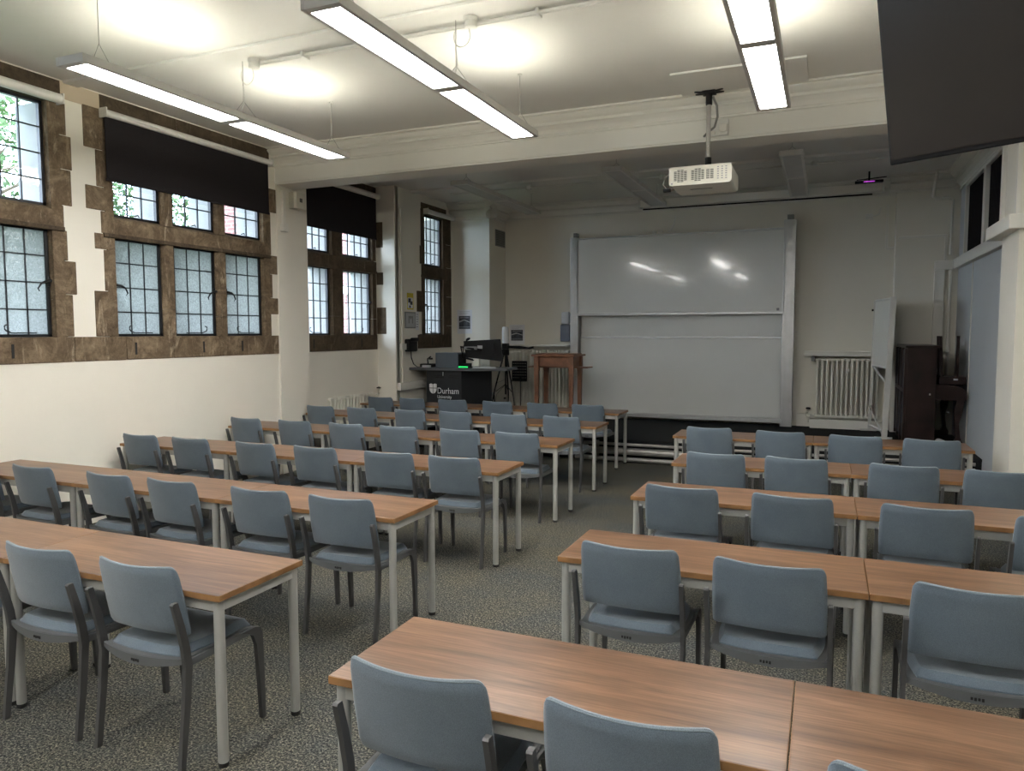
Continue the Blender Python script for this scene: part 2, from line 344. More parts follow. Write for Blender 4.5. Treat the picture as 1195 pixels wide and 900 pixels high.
# ------------------------------------------------------------------ stone windows
def rnd_block(mb,x0,x1,y0,y1,z0,z1):
    j=lambda a:random.uniform(-a,a)
    mb.cham(x0,x1+j(.002),y0+.002,y1-.002,z0+.002,z1-.002,.006)
GD=.065     # glass set back
def make_window(n,X,openings,quoinR,quoinL,upper_rows,z_up1=3.80,stone='stone',lintel=ZC-.01,hdl=None,yjL=None,yjR=None):
    w=thing('window_%d'%n,(X,openings[0][0],1.52)); w['kind']='structure'
    ox,oy,oz=X,openings[0][0],1.52
    def rel(mb):
        mb.v=[(a-ox,b-oy,c-oz) for a,b,c in mb.v]; return mb
    yL,yR=openings[0][0]-.10,openings[-1][1]+.12
    Z0,Z1,Z2,Z3=1.75,2.70,2.90,z_up1
    D=X-.085
    # mullions and jambs as squared stones with joints
    j=MB()
    for (a,b,c) in [(yL,openings[0][0],'j'),(openings[-1][1],yR,'j')]+[(openings[i][1],openings[i+1][0],'m') for i in range(len(openings)-1)]:
        for z0,z1 in ((Z0-.01,2.05+random.uniform(-.1,.1)),(None,Z1+.02),(Z2-.02,3.35+random.uniform(-.1,.1)),(None,Z3+.02)):
            if z0 is None: z0=last
            ch=.028 if c=='m' else .012
            poly=[(D,a),(D,b),(X-.030,b),(X+.006,b-ch),(X+.006,a+ch),(X-.030,a)]
            j.prism(poly,'z',z0+.002,z1-.002); last=z1
    rel(j).build('stone_mullion',M[stone],w)
    t=MB()
    y=yL
    while y<yR-.01:
        y2=min(yR,y+random.uniform(.5,.8)); 
        if yR-y2<.25: y2=yR
        t.prism([(D,Z1),(X-.05,Z1),(X+.008,Z1+.03),(X+.008,Z2-.03),(X-.05,Z2),(D,Z2)],'y',y+.002,y2-.002); y=y2
    rel(t).build('stone_transom',M[stone],w)
    t=MB().cham(X-.02,X+.022,yL-.03,yR+.0,Z1-.012,Z1+.028,.005); rel(t).build('transom_dark_bar',M['stonedark'],w)  # thin dark bar along the foot of the transom
    if lintel:
        t=MB(); y=yL-.02
        while y<yR-.01:
            y2=min(yR+.02,y+random.uniform(.6,.95))
            if yR-y2<.3: y2=yR+.02
            rnd_block(t,D,X+.008,y,y2,Z3,lintel); y=y2
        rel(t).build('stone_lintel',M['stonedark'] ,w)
    # sill stones
    t=MB(); y=yL-(.16 if quoinL else 0); ye=yR+(.12 if quoinR else 0)
    if n==2: y=4.66
    if n==1: ye=4.66
    while y<ye-.01:
        y2=min(ye,y+random.uniform(.5,.8))
        if ye-y2<.25: y2=ye
        rnd_block(t,D-.0,X+.010,y,y2,1.52,Z0); y=y2
    rel(t).build('window_sill',M[stone],w)
    sl=MB()
    for i,(a,b,c) in enumerate(openings):
        yy=(a+b)/2+(.05 if i%2 else -.1); sl.cham(X+.002,X+.013,yy-.012,yy+.012,1.57,1.69,.003)
    rel(sl).build('weep_slot',M['slot'],w)
    # quoin facings
    q=MB()
    for (z0,z1,ye) in quoinR: rnd_block(q,X-.03,X+.007,openings[-1][1]+.004,ye,z0,z1)
    for (z0,z1,ye) in quoinL: rnd_block(q,X-.03,X+.007,ye,openings[0][0]-.004,z0,z1)
    if q.v: rel(q).build('stone_quoin',M[stone],w)
    # pale outer reveal beyond the glass
    r=MB()
    for a,b,c in openings:
        r.box(X-LO,X-.09,a-.09,a-.002,Z0,Z3).box(X-LO,X-.09,b+.002,b+.09,Z0,Z3)
    r.box(X-LO,X-.09,yL,yR,Z1,Z2).box(X-LO,X-.09,yL,yR,1.57,Z0+.01)
    rel(r).build('outer_reveal',M['stonepale'],w)
    # casements
    xg=X-GD
    for i,(a,b,cols) in enumerate(openings):
        for lvl,(z0,z1,rows) in enumerate(((Z0,Z1,4),(Z2,Z3,upper_rows))):
            c=MB(); f=.030
            c.box(xg-.018,xg+.018,a,a+f,z0,z1).box(xg-.018,xg+.018,b-f,b,z0,z1).box(xg-.018,xg+.018,a,b,z0,z0+f*.8).box(xg-.018,xg+.018,a,b,z1-f*.8,z1)
            cs=rel(c).build('casement_frame',M['iron'],w)
            g=MB(); g.box(xg-.004,xg+.004,a+f*.6,b-f*.6,z0+.01,z1-.01)
            rel(g).build('leaded_glass',M['obsc'] if (lvl==0 and n not in (3,4)) else M['glass'],cs)
            l=MB()
            for k in range(1,cols):
                y=a+f+(b-a-2*f)*k/cols; l.box(xg-.007,xg+.009,y-.0055,y+.0055,z0,z1)
            for k in range(1,rows):
                z=z0+(z1-z0)*k/rows; l.box(xg-.007,xg+.009,a,b,z-.0055,z+.0055)
            rel(l).build('lead_bars',M['lead'],cs)
            # stay bar at the foot with a curled end
            s=MB(); yc=(a+b)/2
            sgn=1 if i%2 else -1
            pts=[(xg+.03,yc-.14*sgn,z0+.035),(xg+.035,yc+.08*sgn,z0+.035)]
            for k in range(6):
                t=k/5*pi*1.1; pts.append((xg+.04,yc+sgn*(.10+.03*sin(t)+.02*k/5),z0+.045+.03*(1-cos(t))))
            if lvl==1: pts=[(xg+.03,yc-.03,z0+.03),(xg+.05,yc,z0+.045),(xg+.03,yc+.03,z0+.03)]
            s.tube(pts,.006,6); rel(s).build('casement_stay',M['iron'],cs,True)
            if lvl==0:
                h=MB(); ys=b-f/2 if (i==1 or n==1) else a+f/2; dr=-1 if (i==1 or n==1) else 1
                zc=(z0+z1)/2
                h.tube([(xg+.02,ys,zc+.02),(xg+.05,ys,zc+.02),(xg+.06,ys+dr*.04,zc+.015),(xg+.055,ys+dr*.09,zc-.01),(xg+.05,ys+dr*.115,zc-.055),(xg+.045,ys+dr*.10,zc-.075)],[.013,.016,.012,.009,.007,.005],7)
                h.cham(xg+.015,xg+.03,ys-.012,ys+.012,zc-.03,zc+.06,.003)
                rel(h).build('casement_handle',M['iron'],cs,True)
    return w
op2=[(5.13,5.69,3),(5.84,6.42,3),(6.57,7.16,3)]
op1=[(2.45,3.03,3),(3.18,3.76,3),(3.91,4.49,3)]
q1R=[(3.54,3.86,4.672),(3.24,3.54,4.715),(2.92,3.24,4.70),(2.72,2.92,4.615),(2.43,2.70,4.64),(2.13,2.43,4.712),(1.75,2.13,4.668)]
q2L=[(3.49,3.87,4.835),(3.15,3.49,4.95),(2.93,3.15,4.835),(2.72,2.93,4.983),(2.57,2.72,4.908),(2.18,2.57,4.998),(1.75,2.18,4.885)]
q2R=[(3.54,3.98,7.25),(3.25,3.54,7.455),(2.73,3.25,7.30),(2.50,2.73,7.445),(2.21,2.50,7.31),(2.01,2.21,7.41),(1.75,2.01,7.27),(1.52,1.75,7.377)]
make_window(1,XL,op1,q1R,[],4)
make_window(7,XL,[(a-2.68,b-2.68,c) for a,b,c in op1],[],[],4)  # unseen window, added to bring daylight onto the chair backs
make_window(8,XL,[(a-5.36,b-5.36,c) for a,b,c in op1],[],[],4)  # another unseen window further back, added for the same daylight
make_window(2,XL,op2,q2R,q2L,4)
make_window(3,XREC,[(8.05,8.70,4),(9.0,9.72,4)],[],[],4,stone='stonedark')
q4L=[(3.2,3.80,10.645),(2.9,3.2,10.61),(2.69,2.9,10.68),(2.46,2.69,10.655),(2.12,2.46,10.50),(1.76,2.12,10.68),(1.52,1.76,10.575)]
q4R=[(3.3,3.80,11.70),(2.9,3.3,11.69),(2.4,2.9,11.70),(1.9,2.4,11.70),(1.52,1.9,11.70)]
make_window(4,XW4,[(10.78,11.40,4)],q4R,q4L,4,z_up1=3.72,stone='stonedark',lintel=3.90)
# quoins that turn onto the return wall of the recess
rq=MB()
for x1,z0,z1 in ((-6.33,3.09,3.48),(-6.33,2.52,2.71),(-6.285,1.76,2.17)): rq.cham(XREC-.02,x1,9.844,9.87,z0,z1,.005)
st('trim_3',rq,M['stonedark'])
# timber/stone strip above blinds
tl=MB(); 
M['beige']=m_plaster('bare_beige_plaster',(.50,.42,.31),.3)
st('trim_4',MB().cham(XL-.01,XL+.005,4.60,5.02,3.86,4.01,.004),M['beige'])
# ------------------------------------------------------------------ roller blinds
def blind(loc,Y0,Y1,z0,z1,label,tube=.036,fabric=True):
    X=loc; b=thing('roller_blind',(X,Y0,z1),label,'blind')
    t=MB().tube([(.055,-.02,.0),(.055,Y1-Y0+.02,0)],tube,14); t.build('roller_tube',M['white'],b,True)
    for e0 in (-.035,Y1-Y0+.02): MB().cham(.0,.10,e0,e0+.015,-.045,.045,.004).build('end_bracket',M['white'],b)
    if fabric:
        MB().box(.026,.030,.0,Y1-Y0,z0-z1,0).build('blind_fabric',M['blind'],b)
        MB().cham(.018,.038,-.004,Y1-Y0+.004,z0-z1-.022,z0-z1+.006,.004).build('bottom_bar',M['blind'],b)
blind(XL+.01,5.035,7.24,3.235,3.83,'black roller blind half down over the three-light stone window',tube=.034)
blind(XL+.01,2.3,4.56,3.6,3.83,'rolled-up blind in a white tube above the window nearest the camera',tube=.042,fabric=False)
blind(XREC+.01,8.05,9.80,3.225,3.86,'black roller blind in the recess beyond the beam, half lowered',tube=.04)
blind(XW4+.01,10.76,11.66,3.5,3.76,'short rolled-up white blind above the narrow window by the lectern',tube=.038,fabric=False)

# ------------------------------------------------------------------ tables
TL,TD,TH=1.318,.515,.73
def make_table():
    t=thing('table',(0,0,0))
    x,y=TL/2,TD/2
    MB().cham(-x,x,-y,y,TH-.026,TH,.002).build('tabletop',M['wood'],t)
    e=MB().cham(-x-.0012,x+.0012,-y-.0012,-y+.001,TH-.0255,TH-.001,.0005).cham(-x-.0012,x+.0012,y-.001,y+.0012,TH-.0255,TH-.001,.0005)
    e.cham(-x-.0012,-x+.001,-y,y,TH-.0255,TH-.001,.0005).cham(x-.001,x+.0012,-y,y,TH-.0255,TH-.001,.0005)
    e.build('edge_band',M['edge'],t)
    lx,ly=x-.032,y-.032
    f=MB()
    for s in (-1,1):
        f.cham(-lx,lx,s*ly-.014,s*ly+.014,TH-.076,TH-.027,.003); f.cham(s*lx-.014,s*lx+.014,-ly,ly,TH-.076,TH-.027,.003)
    f.build('frame',M['tleg'],t)
    for sx in (-1,1):
        for sy in (-1,1):
            l=MB().lathe([(.021,.018),(.0215,.03),(.0215,TH-.027)],(sx*lx,sy*ly,0),16).build('leg',M['tleg'],t,True)
            MB().lathe([(.021,0),(.0225,.004),(.0225,.019)],(sx*lx,sy*ly,0),14).build('foot_glide',M['glide'],l,True)
    return t
T0=make_table(); index_kids(T0)
ORD=['first','second','third','fourth','fifth','sixth']
def place_table(first,xr_or_l,y0,label,group):
    t=T0 if first else copy_tree(T0)
    t.location=(xr_or_l+TL/2,y0+.01+TD/2,0); tag(t,label,'table',group); return t
ROWN=['row furthest from the stage','second row back to front','third row','fourth row','fifth row','front row']
rowsL=[(-2.21,2.195),(-2.22,3.52),(-2.24,5.0),(-2.27,6.43),(-2.32,7.86),(-2.44,9.27)]
rowsR=[(-1.38,1.80),(-1.135,3.22),(-1.13,4.61),(-1.12,5.92),(-1.41,7.51)]
rowdescL=['rearmost window-side row','second row from the back on the window side','third row from the back on the window side','third row from the stage on the window side','second row from the stage on the window side','window-side row against the stage']
rowdescR=['rearmost row of the right-hand block','second row from the back in the right-hand block','middle row of the right-hand block','second row from the stage in the right-hand block','right-hand block row closest to the stage']
first=True
for i,(xr,y0) in enumerate(rowsL):
    for k in range(3):
        pos=['aisle-end','middle','wall-end'][k]
        place_table(first,xr-TL*(k+1)-.003*k,y0,'%s walnut-topped table, %s'%(pos,rowdescL[i]),'walnut-topped tables, window side'); first=False
for i,(xl,y0) in enumerate(rowsR):
    for k in range(2):
        pos=['aisle-end','far-end'][k]
        place_table(False,xl+TL*k+.006*k,y0,'%s walnut-topped table, %s'%(pos,rowdescR[i]),'walnut-topped tables, right-hand block')

# ------------------------------------------------------------------ chairs
def make_chair():
    c=thing('chair',(0,0,0))
    # backrest
    def back(u,v,side):
        uu=sin((u-.5)*pi); a=abs(uu)
        hw=.2265-.005*v+.003*sin(pi*v)
        rc=.075
        ztop=.838-.008*(1-uu*uu)
        if a>1-2*rc:
            q=(a-(1-2*rc))/(2*rc); ztop-=.034*(1-sqrt(max(0,1-q*q)))
        zbot=.535+.012*(1-uu*uu)
        if a>.9:
            q=(a-.9)/.1; zbot+=.015*(1-sqrt(max(0,1-q*q)))
        z=zbot+(ztop-zbot)*v
        th=.012*min(1,(1-a)*12+.35)*min(1,min(v,1-v)*9+.35)
        y=-.152-.058*((z-.53)/.30)**1.0-.042*(1-uu*uu)
        return (hw*uu,y+(th if side else -th),z)
    b=MB().slab(back,36,14).build('backrest',M['fabric'],c,True)
    pp=[]
    for i in range(3,34):
        u=i/36; p=back(u,1,0); q=back(u,1,1); pp.append((p[0],(p[1]+q[1])/2,p[2]+.0005))
    MB().tube(pp,[.002,.004]+[.006]*(len(pp)-4)+[.004,.002],6).build('piping',M['piping'],b,True)
    # seat cushion
    def seat(u,v,side):
        uu=u*2-1; vv=v*2-1
        # squircle
        r=.93
        x=uu*sqrt(1-.22*vv*vv)*.218; y=.018+vv*sqrt(1-.16*uu*uu)*.222
        e=min(1,(1-max(abs(uu),abs(vv)))*6)
        top=.458+.030*sqrt(max(0,1-(1-e)**2))
        fall=.030*max(0,(y-.12)/.12)**2
        dip=.008*(1-uu*uu)*(1-vv*vv)
        return (x,y,(top-fall-dip) if side else .446-fall)
    MB().slab(seat,18,18).build('seat',M['fabric'],c,True)
    # shell rim and curved rear apron
    def shell(u,v,side):
        uu=u*2-1; vv=v*2-1
        x=uu*sqrt(1-.12*vv*vv)*.238; y=.012+vv*sqrt(1-.20*uu*uu)*.246
        if vv<0: y=.012+vv*(.205+.040*(1-uu*uu))
        fall=.030*max(0,(y-.12)/.12)**2
        return (x,y,(.452 if side else .440)-fall)
    f=MB().slab(shell,16,16)
    def apron(u,v,side):
        uu=u*2-1
        y=.012-(.205+.040*(1-uu*uu)); z0=.434-.024*(1-uu*uu); z1=.454-.004*(1-uu*uu)
        return (uu*.238,y+(.010 if side else -.004),z0+(z1-z0)*v)
    f.slab(apron,16,2)
    for s in (-1,1):
        f.cham(s*.228-.012,s*.228+.012,-.17,.20,.415,.446,.004)
    f.build('seat_frame',M['cframe2'],c,True)
    mk=MB(); 
    for k in range(4): mk.box(-.022+.012*k,-.014+.012*k,-.2395,-.2365,.424-.002*(k%2),.434)
    mk.build('recycling_mark',M['slot'],c)
    # legs
    for s in (-1,1):
        prof=[(0,-.250,-.224),(.10,-.240,-.211),(.25,-.222,-.190),(.42,-.209,-.172),(.50,-.217,-.182),(.60,-.237,-.205),(.700,-.262,-.234),(.706,-.256,-.236)]
        poly=[(a,z) for z,a,b in prof]+[(b,z) for z,a,b in prof[::-1]]
        MB().prism(poly,'x',s*.241-.009,s*.241+.009).build('leg',M['cframe'],c)
        prof=[(0,.224,.248),(.20,.212,.245),(.36,.200,.242),(.41,.180,.238),(.435,.14,.226),(.446,.10,.196)]
        poly=[(a,z) for z,a,b in prof]+[(b,z) for z,a,b in prof[::-1]]
        MB().prism(poly,'x',s*.238-.010,s*.238+.010).build('leg',M['cframe'],c)
    return c
C0=make_chair(); index_kids(C0)
chL={0:[(-3.26,2.23,0),(-2.645,2.22,0),(-3.93,2.24,0)],
1:[(-5.93,3.65,0),(-5.28,3.65,-2),(-4.50,3.63,-3),(-3.92,3.62,-3),(-3.20,3.61,0),(-2.60,3.62,1)],
2:[(-5.97,5.12,-1),(-5.34,5.13,-1),(-4.58,5.09,-3),(-3.94,5.09,-2),(-3.23,5.10,2),(-2.63,5.09,0)],
3:[(-6.02,6.60,-3),(-5.34,6.60,-2),(-4.66,6.59,-3),(-4.02,6.57,-2),(-3.31,6.59,-3),(-2.71,6.60,1)],
4:[(-6.10,8.13,-4),(-5.46,8.08,-3),(-4.74,8.10,-4),(-4.11,8.08,-3),(-3.42,8.08,1),(-2.75,8.08,-3)],
5:[(-6.10,9.58,-4),(-5.55,9.58,-6),(-4.91,9.60,2),(-4.20,9.54,0),(-3.52,9.50,-3),(-2.87,9.49,-4)]}
chR={0:[(-1.06,1.81,0),(-.44,1.80,0),(.26,1.77,-2)],
1:[(-.79,3.24,-1),(-.19,3.22,-2),(.56,3.19,-1)],
2:[(-.80,4.62,-2),(-.15,4.60,-3),(.54,4.59,-2),(1.16,4.54,0)],
3:[(-.78,6.06,-1),(-.17,6.05,-5),(.55,5.97,-3),(1.14,5.96,0)],
4:[(-1.05,7.61,-3),(-.37,7.55,-4),(.29,7.50,-5),(.90,7.47,-3)]}
first=True
def place_chair(mx,my,yaw,label,group,ty):
    global first
    c=C0 if first else copy_tree(C0); first=False
    c.location=(.985*mx,min(.985*my+.188,ty+.178),0); c.rotation_euler=(0,0,radians(yaw)); tag(c,label,'chair',group)
srt={0:['second from the aisle','at the aisle end','third from the aisle']}
seatpos=['nearest the window wall','second from the window wall','third from the window wall','third from the aisle','second from the aisle','at the aisle end']
for i in range(6):
    for k,(x,y,a) in enumerate(chL[i]):
        p=srt[0][k] if i==0 else seatpos[k]
        place_chair(x,y,a,'blue-grey chair %s, %s'%(p,rowdescL[i]),'blue-grey chairs, window side',rowsL[i][1])
posR=['at the aisle end','second from the aisle','third from the aisle','furthest from the aisle']
for i in range(5):
    for k,(x,y,a) in enumerate(chR[i]):
        place_chair(x,y,a,'blue-grey chair %s, %s'%(posR[k],rowdescR[i]),'blue-grey chairs, right-hand block',rowsR[i][1])

# ------------------------------------------------------------------ ceiling lights
def light(x,y0,y1,z,on,label,group):
    L=y1-y0; t=thing('pendant_light',(x,(y0+y1)/2,z),label,'light',group)
    h=L/2; w=.125
    b=MB()
    prof=[(-w,.012),(-w+.012,0),(w-.012,0),(w,.012),(w,.050),(w-.02,.062),(-w+.02,.062),(-w,.050)]
    # frame around the two diffusers
    b.cham(-w,-w+.030,-h,h,0,.055,.004).cham(w-.030,w,-h,h,0,.055,.004)
    b.box(-w+.0305,w-.0305,-h+.001,-h+.05,.001,.054).box(-w+.0305,w-.0305,h-.05,h-.001,.001,.054).box(-w+.0305,w-.0305,-.045,.045,.001,.054)
    b.box(-w+.031,w-.031,-h+.051,-.046,.040,.053).box(-w+.031,w-.031,.046,h-.051,.040,.053)
    b.build('housing',M['lightbody'],t)
    for s in (-1,1):
        a,c=sorted((s*.045,s*(h-.05)))
        MB().box(-w+.030,w-.030,a,c,.006,.012).build('diffuser',M['lamp'] if on else M['offpanel'],t)
        if on:
            mid=(a+c)/2
            MB().tube([(0,mid-.38,.085),(0,mid+.38,.085)],.013,8).build('uplight_tube',M['uplamp'],t,True)
            for a_ in (-.06,.052): MB().cham(a_,a_+.008,mid-.45,mid+.45,.054,.082,.002).build('uplight_reflector',M['white'],t)
    dz=ZC-z
    for yy in (-h+.22,h-.12):
        c=MB().tube([(0,yy,dz),(0,yy,.20 if dz>.4 else .14)],.0022,5)
        for s in (-1,1):
            c.tube([(0,yy,.20 if dz>.4 else .14),(s*.09,yy,.06)],.0018,5)
        c.build('suspension_wire',M['cable'],t)
        MB().lathe([(.018,-.012),(.02,0)],(0,yy,dz),10).build('ceiling_cup',M['white'],t)
    if on:
        y=.12
        c=MB().tube([(0,y,dz),(0,y,dz-.30),(0,y,.2)],.003,6)
        for s in (-1,1): c.tube([(0,y,.20),(s*.09,y+.05*s,.06)],.0018,5)
        c.build('suspension_wire',M['cable'],t)
        pts=[]
        for k in range(15):
            a=k/14*2*pi*1.0; pts.append((.05-.055*cos(a)*1,y+.02,dz-.20+.07*sin(a)))
        pts=[(.10,y,dz-.04)]+[(.05+.065*cos(a),y,dz-.12-.075*sin(a)) for a in [i/10*pi for i in range(11)]]+[(-.01,y,dz-.08)]
        d=MB().tube(pts,.004,6)
        d.tube([(.0,y,dz-.2),(.008,y,dz-.32),(-.02,y-.03,.06)],.006,6)
        d.build('power_flex',M['white'],t,True)
        MB().lathe([(.036,-.075),(.045,-.07),(.045,-.03),(.05,-.028),(.05,0)],(.12,y,dz),14).build('junction_box',M['white'],t,True)
light(-4.50,3.38,6.24,3.50,True,'lit twin-panel pendant light nearest the stone windows','pendant lights')
light(-2.51,3.33,6.24,3.50,True,'lit twin-panel pendant light in the middle of the three lit','pendant lights')
light(-.42,3.36,6.22,3.50,True,'lit twin-panel pendant light closest to the hanging television','pendant lights')
for x_,t_ in ((-4.50,'window side'),(-2.51,'middle'),(-.42,'wall side')):  # unseen lights added to brighten the chair backs facing the camera
    light(x_,-1.30,1.56,3.50,True,'added lit pendant light behind the camera, %s'%t_,'pendant lights')
light(-4.45,8.75,11.45,3.70,False,'unlit pendant light beyond the beam, on the window side','unlit pendant lights')
light(-2.41,8.75,11.45,3.70,False,'unlit pendant light beyond the beam, left of the projector','unlit pendant lights')
light(-.40,8.75,11.45,3.70,False,'unlit pendant light beyond the beam, behind and right of the projector','unlit pendant lights')
# surface conduits on the ceilings
cd=thing('ceiling_conduit',(0,4.96,ZC),'white surface conduit running across the main ceiling between lit lights','conduit')
c=MB().tube([(-4.40,0,-.022),(XRN,0,-.022)],.012,8).tube([(-4.40,.035,-.022),(XRN,.035,-.022)],.009,8); c.build('conduit_pipe',M['ceil'],cd,True)
for x in (-3.9,-3.2,-1.9,-1.2,.3,.9): MB().cham(x-.012,x+.012,-.03,.06,-.045,0,.004).build('saddle_clip',M['white'],cd)
cd=thing('ceiling_conduit',(0,10.72,ZC),'thin grey conduit across the unlit ceiling beyond the beam','conduit')
MB().tube([(-5.6,0,-.03),(1.2,0,-.03)],.011,8).build('conduit_pipe',M['ceil'],cd,True)
for x in (-4.25,-2.2,-.2): MB().lathe([(.03,-.07),(.04,-.06),(.04,0)],(x,0,0),12).build('junction_box',M['white'],cd,True)

# ------------------------------------------------------------------ projector
p=thing('projector',(-1.075,7.12,3.10),'ivory projector with round corners hanging on a chrome pole','projector')
def rr(x0,x1,z0,z1,r,n=5):
    pts=[]
    for cx,cz,a0 in ((x1-r,z1-r,0),(x0+r,z1-r,90),(x0+r,z0+r,180),(x1-r,z0+r,270)):
        for k in range(n+1):
            a=radians(a0+90*k/n); pts.append((cx+r*cos(a),cz+r*sin(a)))
    return pts
MB().prism(rr(-.275,.275,0,.165,.03),'y',-.27,.25).build('casing',M['proj'],p,True)
g=MB()
def gr(x0,x1,nc):
    for i in range(nc):
        for k in range(9):
            cx=x0+(x1-x0)*(i+.5)/nc; w=(x1-x0)/nc*.40
            if (i in (0,nc-1)) and k in (0,8): continue
            g.box(cx-w,cx+w,-.274,-.268,.030+k*.0125,.030+k*.0125+.007)
for q_ in ((-.232,-.112,4),(-.078,.040,4),(.052,.122,2)):
    g=MB(); gr(*q_); g.build('vent_grille',M['vent'],p)
g=MB()
for i in range(3):
    for k in range(6): g.cham(.15+i*.035,.165+i*.035,-.274,-.268,.035+k*.02,.043+k*.02,.001)
g.cham(-.255,-.240,-.274,-.268,.012,.024,.001)
g.build('button_panel',M['inkgrey'],p)
MB().box(-.12,.08,-.05,-.035,-.002,.001).build('lens_shift_slot',M['vent'],p)
MB().tube([(.02,.07,.30),(.02,.07,.80)],.021,14).build('pole',M['chrome'],p,True)
MB().tube([(.02,.07,.165),(.02,.07,.30)],.030,12).cham(-.12,.16,-.02,.14,.165,.185,.004).build('lower_bracket',M['black'],p,True)
m_=MB().tube([(.02,.07,.78),(.02,.07,.88)],.030,12)
for a in (25,155,205,335):
    m_.tube([(.02,.07,.885),(.02+.14*cos(radians(a)),.07+.10*sin(radians(a)),.905)],.013,6)
m_.cham(-.04,.08,.02,.12,.875,.915,.004)
m_.build('mount_bracket',M['black'],p,True)
cc=MB().tube([(.05,.10,.86),(.085,.11,.78),(.09,.13,.68),(.06,.17,.60),(-.02,.22,.56),(-.05,.268,.55)],.011,7)
cc.build('signal_cable',M['cable'],p,True); cc=MB(); cc.tube([(-.10,.05,.185),(-.20,.04,.20),(-.30,.0,.185),(-.36,-.03,.12),(-.37,-.05,.06),(-.33,-.05,.0),(-.27,.03,.03)],.007,6)
cc.tube([(-.12,.06,.18),(-.24,.05,.185),(-.32,.02,.12),(-.33,.0,.04),(-.28,.03,.03)],.006,6)
cc.build('signal_cable',M['cable'],p,True)
MB().cham(-.37,-.30,-.06,-.03,-.01,.02,.004).build('cable_plug',M['black'],p)
s=thing('socket_outlet',(-1.0,BY0,3.62),'double socket plate on the beam behind the projector pole','socket')
MB().cham(-.10,.10,-.028,0,.02,.17,.004).build('face_plate',M['white'],s)
MB().cham(.02,.09,-.05,-.028,.05,.12,.006).cham(-.07,-.02,-.045,-.028,.03,.06,.005).build('plug',M['trim'],s)

# ------------------------------------------------------------------ television
tv=thing('television',(.18,2.80,2.33),'large black television hanging high beside the lit ceiling light, screen angled down','television')
W_,H_=1.24,.72
TVT=TILT=radians(14)
ex=Vector((.871,-.491,0)); nn=Vector((-.491,-.871,0))
ez=(Vector((0,0,1))*cos(TVT)+nn*sin(TVT)).normalized(); ey=ez.cross(ex).normalized()
rot=Matrix((ex,ey,ez)).transposed().to_4x4()
tv.matrix_world=Matrix.Translation((.18,2.80,2.33))@rot
MB().cham(.0,W_,0.003,.045,0,H_,.004).build('bezel',M['black'],tv)
MB().box(.010,W_-.010,-.002,.0045,.016,H_-.010).build('screen',M['screen'],tv)
MB().cham(.25,W_-.25,.045,.085,.10,H_-.15,.01).build('rear_housing',M['black'],tv)
# bracket arm to ceiling
inv=(Matrix.Translation((.18,2.80,2.33))@rot).inverted()
cen=rot@Vector((W_/2,.10,H_/2))+Vector((.18,2.80,2.33))
top=Vector((cen.x,cen.y,ZC)); 
MB().tube([inv@cen,inv@Vector((cen.x+.0,cen.y+.0,cen.z+.05)),inv@top],.025,10).build('ceiling_pole',M['black'],tv,True)

# ------------------------------------------------------------------ sliding whiteboard on front wall
YW=YF-.10
wb=thing('sliding_whiteboard',(-2.28,YF,SZ),'wall-mounted double sliding whiteboard with tall aluminium posts behind the stage','whiteboard')
def wbx(a,b,y0,y1,z0,z1,c=.004): return MB().cham(a+2.28,b+2.28,y0-YF,y1-YF,z0-SZ,z1-SZ,c)
l=MB()
for a,b,zt,zb in ((-4.09,-3.95,3.40,.33),(-.635,-.46,3.50,.30)):
    l=MB().cham(a+2.28,b+2.28,-.20,-.005,zb-SZ,zt-SZ,.006)
    l.cham(a+.045+2.28,a+.055+2.28,-.204,-.2,zb-SZ+.02,zt-SZ-.02,.001); l.cham(b-.055+2.28,b-.045+2.28,-.204,-.2,zb-SZ+.02,zt-SZ-.02,.001)
    gp=l.build('guide_post',M['alu'],wb)
    MB().cham(a+.04+2.28,b-.04+2.28,-.16,-.03,zt-SZ+.005,zt+.08-SZ,.004).build('pulley_cap',M['greyframe'],gp)
up=wbx(-3.965,-.615,12.26,12.29,2.095,3.36,.004).build('upper_board',M['board'],wb)
l=wbx(-3.97,-.61,12.25,12.30,3.355,3.385); l.v+= []; l.cham(-3.97+2.28,-.61+2.28,-.215,-.15,2.06-SZ,2.10-SZ,.004)
l.cham(-3.975+2.28,-3.955+2.28,-.20,-.15,2.07-SZ,3.37-SZ,.003).cham(-.625+2.28,-.605+2.28,-.20,-.15,2.07-SZ,3.37-SZ,.003)
l.build('board_frame',M['alu'],up)
lo=wbx(-3.93,-.64,12.345,12.37,.415,1.68,.003).build('lower_board',M['board'],wb)
l=wbx(-3.93,-.64,12.33,12.375,1.675,1.705,.003); l.cham(-3.97+2.28,-.61+2.28,-.24,-.08,.355-SZ,.415-SZ,.006); l.build('board_frame',M['alu'],lo)
wbx(-3.93,-.64,12.40,12.42,1.70,3.1,.002).build('back_board',M['board'],wb)
wbx(-.72,-.68,12.255,12.26,2.11,2.15,.001).build('maker_badge',M['inkgrey'],wb)

# ------------------------------------------------------------------ riser heating pipes
hp=thing('heating_pipes',(0,SY-.1,0),'three painted heating pipes along the foot of the stage riser','pipes')
for z,r in ((.25,.020),(.155,.048),(.045,.030)):
    MB().tube([(-3.2,0,z),(1.62,0,z)],r,14).build('pipe',M['pipe'],hp,True)
for x in (-2.9,-1.2,.3,1.4): MB().cham(x-.02,x+.02,0,.085,0,.28,.004).build('pipe_bracket',M['pipe'],hp)

